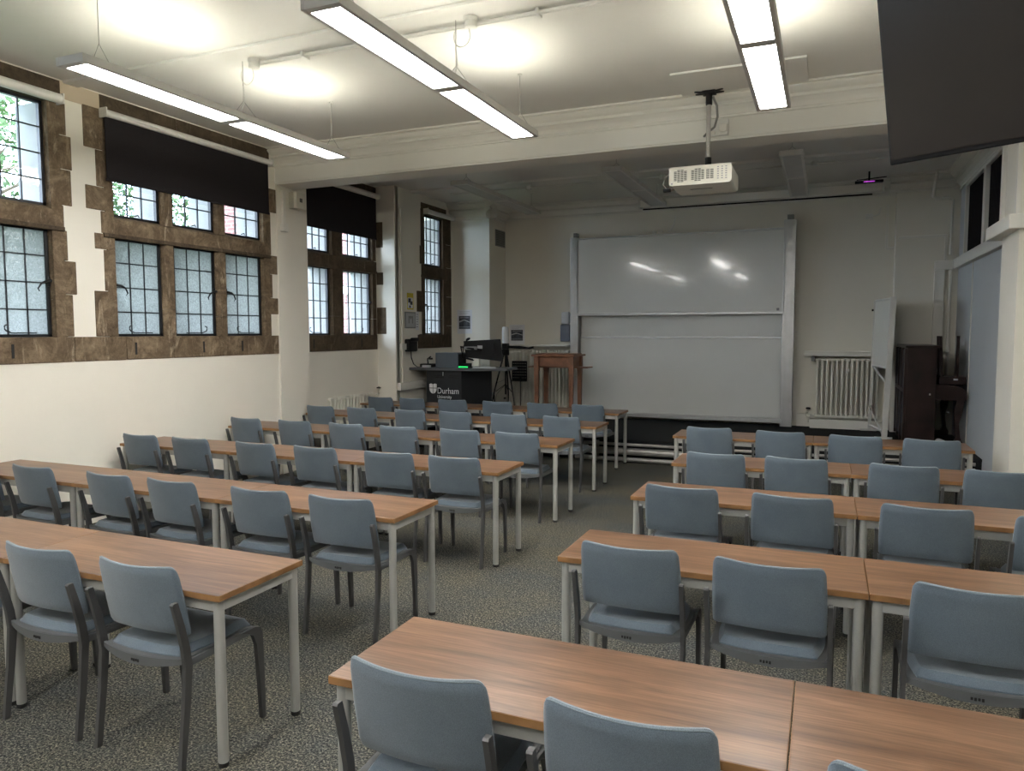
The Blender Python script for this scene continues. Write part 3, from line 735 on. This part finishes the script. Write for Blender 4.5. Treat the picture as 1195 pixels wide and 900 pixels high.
# ------------------------------------------------------------------ radiators
def radiator(name_label,loc,length,n,z0,z1,axis='x',shelf=None,tubes=3):
    r=thing('radiator',loc,name_label,'radiator')
    m_=MB(); h=z1-z0; pitch=length/n
    for i in range(n):
        c=(i+.5)*pitch
        for k in range(tubes):
            d=-.03-.055*k
            pts=[(c,d,0),(c,d,h)]
            if axis=='y': pts=[(-q,p_,z) for p_,q,z in pts]
            m_.tube([(pts[0][0],pts[0][1],.03),(pts[1][0],pts[1][1],h-.03)],.018,8)
        pr=rr(-.012-.055*(tubes-1)-.035,.0,0,.05,.02,3)
        for zz in (0,h-.055):
            poly=[(a,b+zz) for a,b in pr]
            if axis=='x': m_.prism(poly,'x',c-pitch*.42,c+pitch*.42)
            else: m_.prism([(-a,b) for a,b in poly],'y',c-pitch*.42,c+pitch*.42)
    m_.build('radiator_sections',M['rad'],r,True)
    v=MB()
    if axis=='x':
        v.tube([(-.03,-.07,.03),(-.09,-.07,.03),(-.09,-.07,-h*.10)],.014,8).cham(-.12,-.06,-.10,-.04,.0,.06,.01); v.tube([(-.09,-.07,.06),(-.09,-.07,.12)],.010,8)
        v.build('valve',M['rad'],r,True); MB().lathe([(.03,.12),(.034,.125),(.034,.14),(.02,.145)],(-.09,-.07,0),12).build('valve_handle',M['black'],r,True)
    else:
        v.tube([(.07,length+.02,h-.04),(.07,length+.09,h-.04),(.07,length+.09,h+.03)],.012,8); v.build('valve',M['rad'],r,True)
        MB().lathe([(.03,h+.05),(.034,h+.055),(.034,h+.065),(.012,h+.075)],(.07,length+.09,0),12).build('valve_handle',M['black'],r,True)
    return r
r1=radiator('cream column radiator on the front wall between whiteboard and leaning board stand',(-.14,YF-.01,.46),.90,13,.46,1.38)
MB().cham(-.03,.03,-.170,-.158,.70,.76,.01).build('thermostat_disc',M['white'],r1,True,loc=(.46,0,0))
sh=thing('wall_shelf',(-.30,YF,1.42),'narrow white shelf above the radiator right of the whiteboard','shelf')
MB().cham(0,1.20,-.24,0,.03,.065,.005).cham(0,1.2,-.225,-.20,-.01,.03,.004).build('shelf_board',M['trim'],sh)
for a_ in (.10,1.08): MB().cham(a_,a_+.05,-.2,0,-.09,.03,.005).build('bracket',M['greyframe'],sh)
rb=thing('radiator_casing',(-.2,YF,.30),'white pipe casing box under the right-hand radiator','casing')
MB().cham(0,1.08,-.20,-.032,0,.135,.006).build('casing_panel',M['trim'],rb)
r2=radiator('tall cream column radiator behind the tripod and wooden stand',(-5.30,YF-.01,.45),1.17,17,.45,1.47)
sh=thing('wall_shelf',(-5.37,YF,1.50),'narrow white shelf above the radiator behind the tripod','shelf')
MB().cham(0,1.24,-.24,0,.03,.06,.005).build('shelf_board',M['trim'],sh)
r3=radiator('low cream radiator under the recess window by the pilaster',(XREC+.01,8.55,.16),1.1,14,.16,.87,axis='y',tubes=1)

# ------------------------------------------------------------------ wall bits at front left
s=thing('loudspeaker',(XL,7.74,3.45),'white wall loudspeaker beside the black recess blind','loudspeaker')
MB().prism([(0,-.09),(.10,-.115),(.125,-.09),(.125,.08),(.10,.105),(0,.09)],'z',-.10,.10).build('cabinet',M['proj'],s)
MB().cham(.125,.128,-.03,.02,-.02,.03,.001).build('badge',M['vent'],s)
s=thing('cable_trunking',(XL+.025,7.50,3.04),'short vertical white trunking on the pilaster left of the wall loudspeaker','trunking')
MB().cham(0,.035,-.025,.025,.08,.50,.004).cham(0,.05,-.05,.05,-.0,.10,.005).build('trunking_lid',M['trim'],s)

def wallitem(name,X,y0,y1,z0,z1,label,cat,mat,th=.004):
    t=thing(name,(X,y0,z0),label,cat)
    MB().box(0,th,0,y1-y0,0,z1-z0).build('sheet',M[mat],t); return t,y1-y0,z1-z0
t,w,h=wallitem('poster',XW4,10.18,10.40,2.14,2.42,'small yellow and white poster above the grey framed sign','poster','paper')
MB().box(.004,.006,.01,w-.01,h*.70,h-.01).box(.004,.006,.01,.03,.01,h*.7).box(.004,.006,w-.03,w-.01,.01,h*.7).box(.004,.006,.01,w-.01,.008,.03).build('yellow_print',M['yellow'],t)
MB().cham(.004,.007,.05,.13,h*.42,h*.66,.001).cham(.004,.007,.11,.18,h*.30,h*.5,.001).cham(.004,.007,.08,.12,h*.12,h*.26,.001).build('dark_print',M['ink'],t)
t,w,h=wallitem('framed_sign',XW4,10.12,10.44,1.85,2.11,'grey framed sign beside the black wall telephone','sign','greyframe',.014)
MB().box(.014,.016,.02,w-.02,.02,h-.02).build('sign_panel',M['signgrey'],t)
MB().box(.016,.018,w*.28,w*.38,h*.30,h*.70).box(.016,.018,w*.62,w*.72,h*.30,h*.70).box(.016,.018,w*.28,w*.72,h*.64,h*.74).box(.016,.018,w*.44,w*.56,h*.56,h*.66).build('printed_symbol',M['greyframe'],t)
t,w,h=wallitem('notice',XW4,10.46,10.56,1.82,2.12,'white typed notice sheet between the framed sign and narrow window','notice','paper')
g=MB()
for k in range(6): g.box(.004,.005,.015,w-.02-.01*(k%2),h-.05-.04*k,h-.04-.04*k)
g.build('printed_text',M['inkgrey'],t)
t=thing('wall_telephone',(XW4,10.1,1.48),'black wall-mounted telephone with hanging cord by the narrow window','telephone')
MB().cham(0,.09,.0,.27,0,.20,.02).build('body',M['black'],t,True)
MB().cham(.09,.13,.02,.25,.16,.22,.02).build('handset',M['black'],t,True)
MB().cham(.0,.05,-.14,-.01,.03,.13,.006).build('socket_box',M['white'],t)
MB().tube([(.04,.14,0),(.05,.13,-.10),(.06,.18,-.20),(.08,.26,-.25),(.12,.34,-.26)],.008,6).build('cord',M['black'],t,True)
def framed_print(name,x0,x1,z0,z1,Y,label):
    t=thing(name,(x0,Y,z0),label,'poster'); w,h=x1-x0,z1-z0
    MB().box(0,w,-.004,0,0,h).build('sheet',M['paper'],t)
    MB().box(w*.12,w*.88,-.006,-.004,h*.20,h*.74).build('photograph_print',M['ink'],t)
    MB().prism([(w*.14,h*.52),(w*.45,h*.60),(w*.86,h*.50),(w*.86,h*.46),(w*.5,h*.55),(w*.14,h*.47)],'y',-.008,-.006).box(w*.2,w*.8,-.008,-.006,h*.66,h*.68).box(w*.14,w*.86,-.008,-.006,h*.27,h*.285).build('pale_detail',M['signgrey'],t)
    g=MB()
    for k in range(3): g.box(w*.16,w*(.84-.1*k),-.006,-.004,h*(.92-.06*k),h*(.93-.06*k))
    g.build('printed_text',M['inkgrey'],t)
framed_print('poster',-6.02,-5.73,1.76,2.18,11.74,'landscape photograph poster on the bright chimney face behind the monitor')
framed_print('poster',-5.32,-5.02,1.56,1.92,YF,'dark photograph poster on the front wall behind the tripod')
v=thing('air_vent',(-5.39,11.98,3.30),'square dark ventilation grille high on the chimney side','vent')
MB().cham(0,.012,0,.42,0,.29,.003).build('vent_frame',M['greyframe'],v)
g=MB()
for k in range(9): g.cham(.012,.020,.02,.40,.02+k*.029,.035+k*.029,.002)
g.build('vent_slats',M['vent'],v)
d=thing('soap_dispenser',(-4.22,YF,1.62),'slate and white hand sanitiser dispenser beside the left whiteboard post','dispenser')
MB().cham(-.09,.09,-.11,0,0,.30,.025).build('bottle_holder',M['disp'],d,True)
MB().cham(-.075,.075,-.105,0,.30,.52,.03).build('bottle',M['paper'],d,True)

# ------------------------------------------------------------------ lectern desk and what is on it
L=thing('lectern_desk',(-5.50,10.3,SZ),'black teaching lectern with a white shield and Durham University lettering','lectern')
cab=MB().prism([(-.34,0),(.28,0),(.52,.62),(-.34,.62)],'z',0,.88).build('cabinet',M['blackm'],L)
MB().prism([(-.66,-.06),(.50,-.06),(.96,.22),(.98,.60),(.60,.66),(-.62,.66)],'z',.885,.925).build('desktop',M['desktop'],L)
for sx in (-.19,.07):
    for z_ in (.795,.765): MB().cham(sx,sx+.16,-.005,.002,z_,z_+.010,.002).build('vent_slot',M['slot'],L)
MB().cham(-.045,-.035,-.006,.002,.80,.86,.002).build('door_handle',M['alu'],L)
# shield emblem quartered by a cross
def shield(x0,x1,z0,z1,gap):
    g=MB(); cx=(x0+x1)/2; zc=z0+(z1-z0)*.55
    half=lambda z: (x1-x0)/2*(1 if z>zc else sqrt(max(0,1-((zc-z)/(zc-z0))**2)))
    for s in (-1,1):
        g.prism([(cx+s*gap,zc+gap),(cx+s*(x1-x0)/2,zc+gap),(cx+s*(x1-x0)/2,z1-.008),(cx+s*(x1-x0)/4,z1),(cx+s*gap,z1-.010)],'y',-.006,-.001)
        pts=[(cx+s*gap,zc-gap)]+[(cx+s*max(gap,half(z)),z) for z in [zc-gap-(zc-gap-z0)*k/7 for k in range(8)]]
        g.prism(pts,'y',-.006,-.001)
    return g
shield(-.285,-.155,.515,.675,.0045).build('shield_emblem',M['bluebright'],L)
def text(body,size,loc,parent,mat,name='lettering',rot=(pi/2,0,0),sx=1):
    cu=bpy.data.curves.new(name,'FONT'); cu.body=body; cu.size=size; cu.extrude=.0008; cu.materials.append(mat); cu.align_x='LEFT'
    tmp=bpy.data.objects.new(name,cu); COL.objects.link(tmp); bpy.context.view_layer.update(); me=bpy.data.meshes.new_from_object(tmp.evaluated_get(bpy.context.evaluated_depsgraph_get())); bpy.data.objects.remove(tmp); bpy.data.curves.remove(cu); o=bpy.data.objects.new(name,me); COL.objects.link(o); o.parent=parent; o.location=loc; o.rotation_euler=rot; o.scale=(sx,1,1); return o
text('Durham',.135,(-.148,-.003,.52),L,M['bluebright'],sx=.86)
text('University',.072,(-.145,-.003,.445),L,M['bluebright'],sx=.86)
# slate blue rack box on desk
b=thing('equipment_box',(-5.74,10.42,SZ+.925),'slate-blue equipment box on the left of the black lectern','box')
MB().cham(0,.40,0,.30,.0,.235,.006).build('case',M['crate'],b)
MB().cham(.4,.408,.02,.28,.02,.215,.004).build('side_panel',M['black'],b)
b=thing('document_camera',(-5.90,10.50,SZ+.925),'small black device with white base beside the slate-blue box','device')
MB().cham(-.13,.10,-.08,.10,0,.055,.012).build('base',M['black'],b,True)
MB().tube([(-.02,0,.05),(-.03,0,.13),(.03,0,.17)],.012,7).cham(-.0,.06,-.02,.02,.12,.15,.006).build('arm',M['black'],b,True)
MB().cham(-.05,.08,-.15,-.085,0,.035,.004).build('front_pad',M['paper'],b)
mo=thing('monitor',(-5.01,10.62,SZ+.925),'wide black monitor seen from behind on an articulated arm','monitor')
mo.rotation_euler=(0,0,radians(10))
MB().prism([(-.30,.42),(.30,.45),(.34,.10),(-.26,.16)],'y',-.02,.015).build('screen_back',M['black'],mo)
MB().prism([(-.20,.36),(.20,.38),(.22,.20),(-.18,.22)],'y',-.045,-.02).build('rear_housing',M['black'],mo)
MB().cham(-.06,.02,-.062,-.045,.30,.35,.004).build('socket_plate',M['signgrey'],mo)
MB().tube([(.0,-.06,.28),(-.12,-.12,.30),(-.32,-.10,.33),(-.30,-.05,.16),(-.10,-.10,.12),(-.12,-.05,.02)],.018,8).lathe([(.06,0),(.06,.012),(.02,.02)],(-.12,-.05,0),12).build('monitor_arm',M['black'],mo,True)
MB().cham(-.26,-.05,-.125,-.10,.285,.335,.008).build('arm_cover',M['greyframe'],mo,True)
k=thing('keyboard',(-4.86,10.42,SZ+.925),'grey keyboard in front of the monitor on the lectern','keyboard')
MB().cham(-.20,.20,-.05,.06,0,.022,.004).build('base',M['signgrey'],k); 
g=MB()
for i in range(12):
    for j in range(3): g.cham(-.19+i*.032,-.163+i*.032,-.04+j*.032,-.014+j*.032,.022,.028,.001)
g.build('keys',M['greyframe'],k)
t=thing('touch_panel',(-5.20,10.40,SZ+.925),'small control panel glowing green on the lectern','control panel')
MB().prism([(-.07,0),(.05,0),(.05,.075),(-.07,.02)],'x',-.09,.09).build('housing',M['black'],t)
MB().cham(-.08,.08,-.078,-.071,.008,.030,.001).build('green_light',M['green_led'],t)
m_=thing('microphone',(-5.30,10.55,SZ+.925),'black gooseneck microphone on the lectern between box and monitor','microphone')
MB().lathe([(.045,0),(.045,.02),(.015,.03)],n=14).build('base',M['black'],m_,True)
MB().tube([(0,0,.02),(.0,0,.15),(-.01,0,.30),(.02,0,.40),(.06,0,.44)],.007,7).build('gooseneck',M['black'],m_,True)
MB().tube([(.05,0,.435),(.075,0,.45),(.11,0,.465)],[.016,.022,.015],10).build('capsule',M['black'],m_,True)
b=thing('cleaning_pack',(-5.06,10.52,SZ+.925),'cream box between gooseneck microphone and monitor','box')
MB().cham(-.05,.05,-.03,.03,0,.14,.008).build('carton',M['proj'],b)
# black chair behind lectern
ch=thing('side_chair',(-5.33,11.15,SZ),'black chair standing on the stage behind the lectern','chair')
MB().cham(-.21,.21,-.20,.22,.42,.47,.02).build('seat',M['signgrey'],ch,True)
def cb_(u,v,side): 
    uu=u*2-1; return (uu*.21,-.20-.05*v+.02*uu*uu+(.015 if side else -.015),.52+.34*v)
MB().slab(cb_,8,6).build('backrest',M['black'],ch,True)
for sx in (-1,1):
    MB().tube([(sx*.20,-.24,0),(sx*.20,-.20,.45),(sx*.20,-.235,.80)],.013,8).build('leg',M['black'],ch,True)
    MB().tube([(sx*.20,.22,0),(sx*.20,.19,.43)],.013,8).build('leg',M['black'],ch,True)

# ------------------------------------------------------------------ tripod with white cylinder
t=thing('tripod',(-4.90,11.30,SZ),'black tripod standing between the lectern and wooden stand','tripod')
for k,a in enumerate((100,215,330)):
    ca,sa=cos(radians(a)),sin(radians(a))
    MB().tube([(.30*ca,.30*sa,.01),(.18*ca,.18*sa,.55),(.03*ca,.03*sa,1.12)],[.009,.013,.016],8).tube([(.17*ca,.17*sa,.50),(0,0,.62)],.006,6).build('leg',M['black'],t,True)
MB().tube([(0,0,.45),(0,0,1.22)],.014,8).cham(-.05,.05,-.05,.05,1.10,1.20,.012).build('centre_column',M['black'],t,True)
MB().tube([(0,-.01,1.24),(.25,0,1.235),(.42,.0,1.22)],[.02,.026,.012],8).tube([(.42,0,1.22),(.50,0,1.235)],.018,8).build('pan_handle',M['black'],t,True)
MB().tube([(0,0,.62),(-.15,-.03,.45),(-.19,-.02,.30)],.003,5).tube([(0,0,.70),(-.10,-.03,.66),(-.20,0,.62)],.002,5).build('strap',M['black'],t)
MB().cham(-.05,.05,-.05,.05,1.20,1.30,.012).build('head',M['black'],t,True)
c=thing('room_camera',(-4.90,11.30,SZ+1.30),'white cylindrical camera mounted on the black tripod','camera')
MB().lathe([(.052,0),(.058,.02),(.058,.19),(.054,.255),(.042,.275)],n=20).build('body',M['paper'],c,True)
# perforated music stand
t=thing('music_stand',(-4.88,11.90,SZ),'black perforated music stand behind the tripod','music stand')
MB().tube([(0,0,.02),(0,0,.70)],.010,8).build('pole',M['black'],t,True)
for a in (30,150,270):
    MB().tube([(0,0,.15),(.22*cos(radians(a)),.22*sin(radians(a)),.01)],.007,6).build('leg',M['black'],t,True)
g=MB(); nx,nz=8,6
for i in range(nx+1): x=-.13+.26*i/nx; g.box(x-.010,x+.010,-.045,-.037,.66,.98)
for j in range(nz+1): z=.67+.30*j/nz; g.box(-.14,.14,-.045,-.037,z-.016,z+.016)
g.cham(-.14,.14,-.09,-.03,.635,.655,.004)
g.build('desk',M['black'],t)

# ------------------------------------------------------------------ wooden stand (reading table)
t=thing('wooden_stand',(-3.89,11.0,SZ),'tall red-brown wooden stand table with side leaves left of the whiteboard','stand')
MB().cham(-.36,.36,-.20,.36,1.105,1.135,.008).cham(-.31,.31,-.15,.31,1.135,1.15,.006).build('tabletop',M['midwood'],t)
MB().cham(-.29,.29,-.13,.29,.945,1.105,.004).build('apron',M['midwood'],t)
MB().cham(-.47,.52,-.05,.22,.925,.943,.004).build('side_leaf',M['midwood'],t)
for sx in (-1,1):
    for sy in (-.14,.29):
        x=sx*.285
        MB().prism([(x-.022,.0),(x+.022,.0),(x+.035,.86),(x+.040,.90),(x+.040,1.105),(x-.040,1.105),(x-.040,.90),(x-.035,.86)],'y',sy-.030,sy+.030).build('leg',M['midwood'],t)

# ------------------------------------------------------------------ piano
P=thing('upright_piano',(.96,10.85,SZ),'dark upright piano turned with its back to the whiteboard wall side','piano')
Lp=1.31
MB().cham(.02,.36,0,Lp,.05,1.27,.006).build('case',M['dkwood'],P)
MB().cham(-.005,.40,-.03,Lp+.02,1.27,1.30,.006).build('lid',M['dkwood'],P)
MB().cham(0,.02,.03,Lp-.03,.08,1.24,.003).build('back_cloth',M['dkwood2'],P)
g=MB()
for y in (.0,.42,.86,Lp-.06): g.cham(-.012,.02,y,y+.06,.02,1.26,.003)
g.cham(-.012,.02,0,Lp,.68,.73,.003)
g.build('back_post',M['dkwood'],P)
MB().prism([(.36,.60),(.70,.60),(.70,.70),(.66,.76),(.60,.78),(.46,.80),(.36,.80)],'y',0,Lp).build('keyboard_shelf',M['dkwood'],P)
for y in (.02,Lp-.08):
    MB().prism([(.60,.60),(.68,.60),(.66,.42),(.63,.30),(.65,.12),(.68,.06),(.68,0),(.36,0),(.36,.05),(.58,.07),(.60,.12),(.585,.30),(.57,.45)],'y',y,y+.06).build('leg',M['dkwood'],P)
MB().cham(.34,.37,.1,Lp-.1,.08,.55,.004).build('lower_panel',M['dkwood'],P)
MB().lathe([(.02,0),(.02,.012)],(0,0,0),12).build('castor_plate',M['chrome'],P,True,loc=(.50,.02,.44))
MB().cham(.28,.30,-.006,.001,.66,.685,.003).build('side_label',M['paper'],P)
s=thing('stool',(1.50,11.1,SZ+.80),'dark wooden stool upturned on the piano keyboard lid','stool')
MB().cham(-.14,.16,-.16,.18,0,.10,.008).build('seat',M['dkwood'],s)
MB().cham(.02,.07,-.166,-.16,.055,.075,.002).build('paper_tag',M['paper'],s)
for x,y,dx in ((-.11,-.13,-.03),(.06,-.13,.0),(-.11,.15,-.02),(.09,.15,.01)):
    MB().prism([(x-.016,.10),(x+.016,.10),(x+dx+.018,.62),(x+dx-.018,.62)],'y',y-.015,y+.015).build('leg',M['dkwood'],s)
f=thing('rolled_chart',(1.50,10.55,SZ),'pale rolled chart tube on the floor beside the piano pedals','tube')
MB().tube([(0,-.30,.05),(-.12,.40,.05)],.045,14).build('roll',M['paper'],f,True)

# ------------------------------------------------------------------ mobile whiteboard stand, edge-on
E=thing('mobile_whiteboard',(.80,11.3,SZ),'white-framed leaning board on a stand, edge-on beside the piano','whiteboard')
dirv=Vector((-.17,.86,0))
def epos(t,z): 
    return (dirv.x*t-.06*(1.95-z)/1.95*(1 if t<.5 else .6)+.03, dirv.y*t, z)
def bar(mb,a,b,w,d):
    a=Vector(a); b=Vector(b); mb.tube([a,b],w,4); 
for tt,zb,zt,w,nm in ((0,0,1.95,.036,'near_post'),(1,.03,1.93,.022,'far_post')):
    m_=MB(); a=epos(tt,zb); b=epos(tt,zt)
    m_.prism([(a[0]-w,a[2]),(a[0]+w,a[2]),(b[0]+w,b[2]),(b[0]-w,b[2])],'y',a[1]-.015,a[1]+.015)
    m_.build('post',M['white'],E)
def sheet(u,v,side):
    z=.98+(1.93-.98)*v; p_=epos(u,z); return (p_[0]+(.006 if side else -.006),p_[1],p_[2])
MB().slab(sheet,2,2).build('board_panel',M['trim'],E)
for z in (1.93,.98,.10):
    MB().tube([epos(0,z),epos(1,z)],.018,6).build('cross_rail',M['white'],E,True)
a=epos(0,.75); b=epos(1,.98); MB().tube([a,b],.014,6).build('brace',M['white'],E,True)
a=epos(0,.02); b=epos(1,.35); MB().tube([a,b],.014,6).build('brace',M['white'],E,True)
for tt in (0,1):
    a=epos(tt,0); MB().tube([(a[0]-.12,a[1],.02),(a[0]+.10,a[1],.02)],.016,6).build('foot',M['white'],E,True)
MB().lathe([(.018,0),(.018,.03)],(0,0,0),10).build('pivot_knob',M['black'],E,True,loc=(epos(1,1.8)[0]-.03,epos(1,1.8)[1],1.78))

# ------------------------------------------------------------------ projection screen case, LED bar, conduits
s=thing('projection_screen',(-2.75,11.75,3.72),'long white projection screen case with black bottom bar near the ceiling','screen')
MB().cham(0,3.42,-.05,.07,.02,.13,.006).build('case',M['trim'],s)
MB().tube([(.03,.01,-.005),(3.30,.01,-.005)],.011,8).build('bottom_bar',M['black'],s,True)
for a_ in (-.03,3.42): MB().cham(a_,a_+.03,-.055,.075,.01,.16,.004).build('end_bracket',M['white'],s)
for a_ in (.4,2.9): MB().cham(a_,a_+.04,-.02,.69,.13,.15,.003).build('wall_bracket',M['white'],s)
m_=thing('sensor_bar',(.50,11.68,3.88),'slim black bar glowing magenta above the projection screen case','sensor')
MB().cham(-.18,.18,-.03,.03,-.02,.015,.006).build('body',M['black'],m_)
MB().tube([(0,0,.01),(0,0,.14)],.012,8).tube([(-.16,0,.03),(.22,0,.05)],.008,6).build('mount_rod',M['black'],m_,True)
MB().cham(-.07,.07,-.034,-.029,-.010,.002,.002).build('magenta_light',M['magenta_led'],m_)
c=thing('wall_conduit',(.78,YF,3.0),'L-shaped white conduit on the wall left of the corner chimney','conduit')
MB().cham(0,.03,-.03,0,.0,.66,.004).cham(0,.12,-.03,0,-.0,.03,.004).build('trunking_lid',M['trim'],c)
c=thing('wall_conduit',(.93,12.2,3.12),'rectangular white trunking framing the corner chimney above the piano','conduit')
MB().cham(0,.62,-.025,0,0,.035,.004).cham(.585,.62,-.025,0,-.38,.035,.004).build('trunking_lid',M['trim'],c)
c=thing('wall_conduit',(1.40,12.2,2.65),'wide white trunking dropping down behind the piano','conduit')
MB().cham(0,.23,-.06,0,0,.13,.005).cham(0,.13,-.06,0,-1.5,.0,.005).tube([(.20,-.03,.0),(.20,-.03,-1.6)],.02,8).build('trunking_lid',M['trim'],c)
c=thing('wall_pipe',(1.35,12.2,3.66),'white bent pipe high in the corner above the piano','pipe')
MB().tube([(.02,-.26,.36),(.0,-.12,.12),(.0,-.06,.03),(.05,-.04,.0),(.20,-.04,.0),(.24,-.04,-.03),(.24,-.04,-.80)],.022,10).build('pipe',M['trim'],c,True)
c=thing('wall_socket',(.55,YF,3.50),'small conduit fitting under the projection screen case by the corner','socket')
MB().cham(-.05,.05,-.05,0,-.04,.04,.008).tube([(.05,-.03,.0),(.13,-.03,.02),(.15,-.03,.12)],.010,6).build('box',M['white'],c,True)
c=thing('wall_socket',(-2.62,YF,3.42),'small conduit fitting high on the wall above the whiteboard','socket')
MB().cham(-.09,-.02,-.05,0,-.04,.04,.008).cham(.0,.08,-.05,0,-.04,.04,.008).tube([(.08,-.03,.0),(.20,-.03,.02),(.27,-.05,.12),(.30,-.1,.24)],.010,6).build('box',M['white'],c,True)

# high glazed openings in the right wall with closed black pleated blinds
for i,(y0,y1) in enumerate(((9.46,10.32),(10.46,11.66))):
    w=thing('window_%d'%(5+i),(XR,y0,2.82)); w['kind']='structure'
    g=MB(); n=int((y1-y0)/.03)
    for k in range(n):
        a=(y1-y0)*k/n; b_=(y1-y0)*(k+1)/n; g.box(.02+(.006 if k%2 else 0),.035,a,b_,0,.92)
    g.build('pleated_blind',M['blind'],w)
    MB().cham(-.02,.05,-.07,0,-.02,.94,.004).cham(-.02,.05,y1-y0,y1-y0+.07,-.02,.94,.004).cham(-.02,.05,-.05,y1-y0+.05,.90,.96,.004).build('window_frame',M['trim'],w)

# ------------------------------------------------------------------ outside
st('ground_outside',MB().box(-30,-6.9,-8,32,-.7,-.6),M['grass'])
B=thing('brick_building',(-10.6,11.8,-.6),'red brick building with pale stone strips outside the windows','building')
MB().box(-1.2,0,0,14,0,6.4).build('wall',M['brick'],B)
g=MB()
for y in (0.0,3.1,4.6,6.2,7.7,9.6,11.2): g.box(-.05,.04,y,y+.28,0,6.4)
g.box(-.05,.05,0,14,3.3,3.5)
g.build('stone_strip',M['stonepale'],B)
for y in (3.38,6.48,9.88):
    wf=MB().box(-.03,.02,y,y+1.2,1.4,3.2).box(-.03,.02,y,y+1.2,4.0,6.2).build('window',M['slot'],B)
MB().tube([(.1,2.2,0),(.1,2.2,6.4)],.06,8).build('drainpipe',M['white'],B,True)
def tree(loc,h,r,n,label,mat='leaf',trunk=True,seed=1,flat=1.0,name='tree',cat='tree',leaf=.11):
    rnd=random.Random(seed)
    t=thing(name,loc,label,cat)
    if trunk:
        m_=MB().tube([(0,0,0),(.1,.05,h*.35),(-.05,.1,h*.75)],[.16,.12,.05],8)
        for k in range(9):
            a=rnd.uniform(0,6.28); z=h*rnd.uniform(.3,.6); q=rnd.uniform(.5,.95)*r
            m_.tube([(0,0,z),(q*.5*cos(a),q*.5*sin(a),z+.5),(q*cos(a),q*sin(a),z+1.0)],[.06,.035,.012],5)
        m_.build('trunk',M['bark'],t,True)
    m_=MB(); blobs=[(rnd.gauss(0,.5)*r,rnd.gauss(0,.5)*r,h*.70+rnd.gauss(0,.36)*r*flat,r*rnd.uniform(.22,.45)) for _ in range(16)]
    for _ in range(n):
        bx,by,bz,br_=rnd.choice(blobs)
        v=Vector((rnd.gauss(0,1),rnd.gauss(0,1),rnd.gauss(0,1))).normalized()*br_*rnd.uniform(.6,1)
        c=Vector((bx,by,bz))+v
        a=Vector((rnd.gauss(0,1),rnd.gauss(0,1),rnd.gauss(0,1))).normalized(); b_=a.cross(Vector((rnd.gauss(0,1),rnd.gauss(0,1),rnd.gauss(0,1)))).normalized()
        s_=leaf*rnd.uniform(.6,1.2); k=len(m_.v)
        m_.v+=[tuple(c-a*s_),tuple(c+b_*s_*.45),tuple(c+a*s_),tuple(c-b_*s_*.45)]; m_.f.append((k,k+1,k+2,k+3))
    m_.build('crown',M[mat],t)
tree((-14.5,8.2,-.6),8.2,3.0,9000,'leafy tree outside, seen through the window nearest the camera',seed=3,leaf=.085)
tree((-15.6,13.4,-.6),6.6,2.2,9000,'leafy tree beyond the three-light window, next to the brick building',seed=5,leaf=.07)
tree((-10.4,9.2,-.6),2.9,1.3,5000,'rounded green shrub below the three-light window outside',mat='leaf2',trunk=False,seed=8,flat=.5,name='shrub',cat='shrub')
tree((-10.0,6.0,-.6),2.4,1.3,3000,'low green shrub outside the window nearest the camera',mat='leaf2',trunk=False,seed=11,flat=.5,name='shrub',cat='shrub')

# ------------------------------------------------------------------ world, camera, view
w=bpy.data.worlds.new('sky'); SC.world=w; w.use_nodes=True; nt=w.node_tree
bg=nt.nodes['Background']; tc=nt.nodes.new('ShaderNodeTexCoord'); sp=nt.nodes.new('ShaderNodeSeparateXYZ'); nt.links.new(tc.outputs['Generated'],sp.inputs[0])
n1=nt.nodes.new('ShaderNodeTexNoise'); n1.inputs['Scale'].default_value=2.2; nt.links.new(tc.outputs['Generated'],n1.inputs['Vector'])
cr=nt.nodes.new('ShaderNodeValToRGB'); cr.color_ramp.elements[0].position=.35; cr.color_ramp.elements[0].color=(.60,.76,1,1); cr.color_ramp.elements[1].position=.65; cr.color_ramp.elements[1].color=(.88,.94,1,1)
nt.links.new(n1.outputs['Fac'],cr.inputs['Fac']); nt.links.new(cr.outputs['Color'],bg.inputs['Color']); bg.inputs['Strength'].default_value=15.0
cam=bpy.data.cameras.new('camera'); co=bpy.data.objects.new('camera',cam); COL.objects.link(co); SC.camera=co
cam.sensor_width=36; cam.sensor_fit='HORIZONTAL'; cam.lens=864/1195*36; cam.clip_end=200
yaw,pitch,roll=radians(-22.95),radians(-4.1),radians(-.13)
fw=Vector((sin(yaw)*cos(pitch),cos(yaw)*cos(pitch),sin(pitch))); ri=Vector((cos(yaw),-sin(yaw),0)); u_=ri.cross(fw)
r2_=ri*cos(roll)+u_*sin(roll); u2=-ri*sin(roll)+u_*cos(roll)
co.matrix_world=Matrix.Translation((0,0,1.78))@Matrix((r2_,u2,-fw)).transposed().to_4x4()
vs=SC.view_settings; vs.view_transform='Standard'; vs.look='None'; vs.gamma=1; vs.exposure=0.36; vs.use_curve_mapping=False
SC.display_settings.display_device='sRGB'
cy=SC.cycles; cy.use_denoising=True; cy.denoiser='OPENIMAGEDENOISE'; cy.max_bounces=8; cy.diffuse_bounces=5; cy.glossy_bounces=4; cy.transparent_max_bounces=12; cy.caustics_reflective=False; cy.caustics_refractive=False; cy.sample_clamp_indirect=4
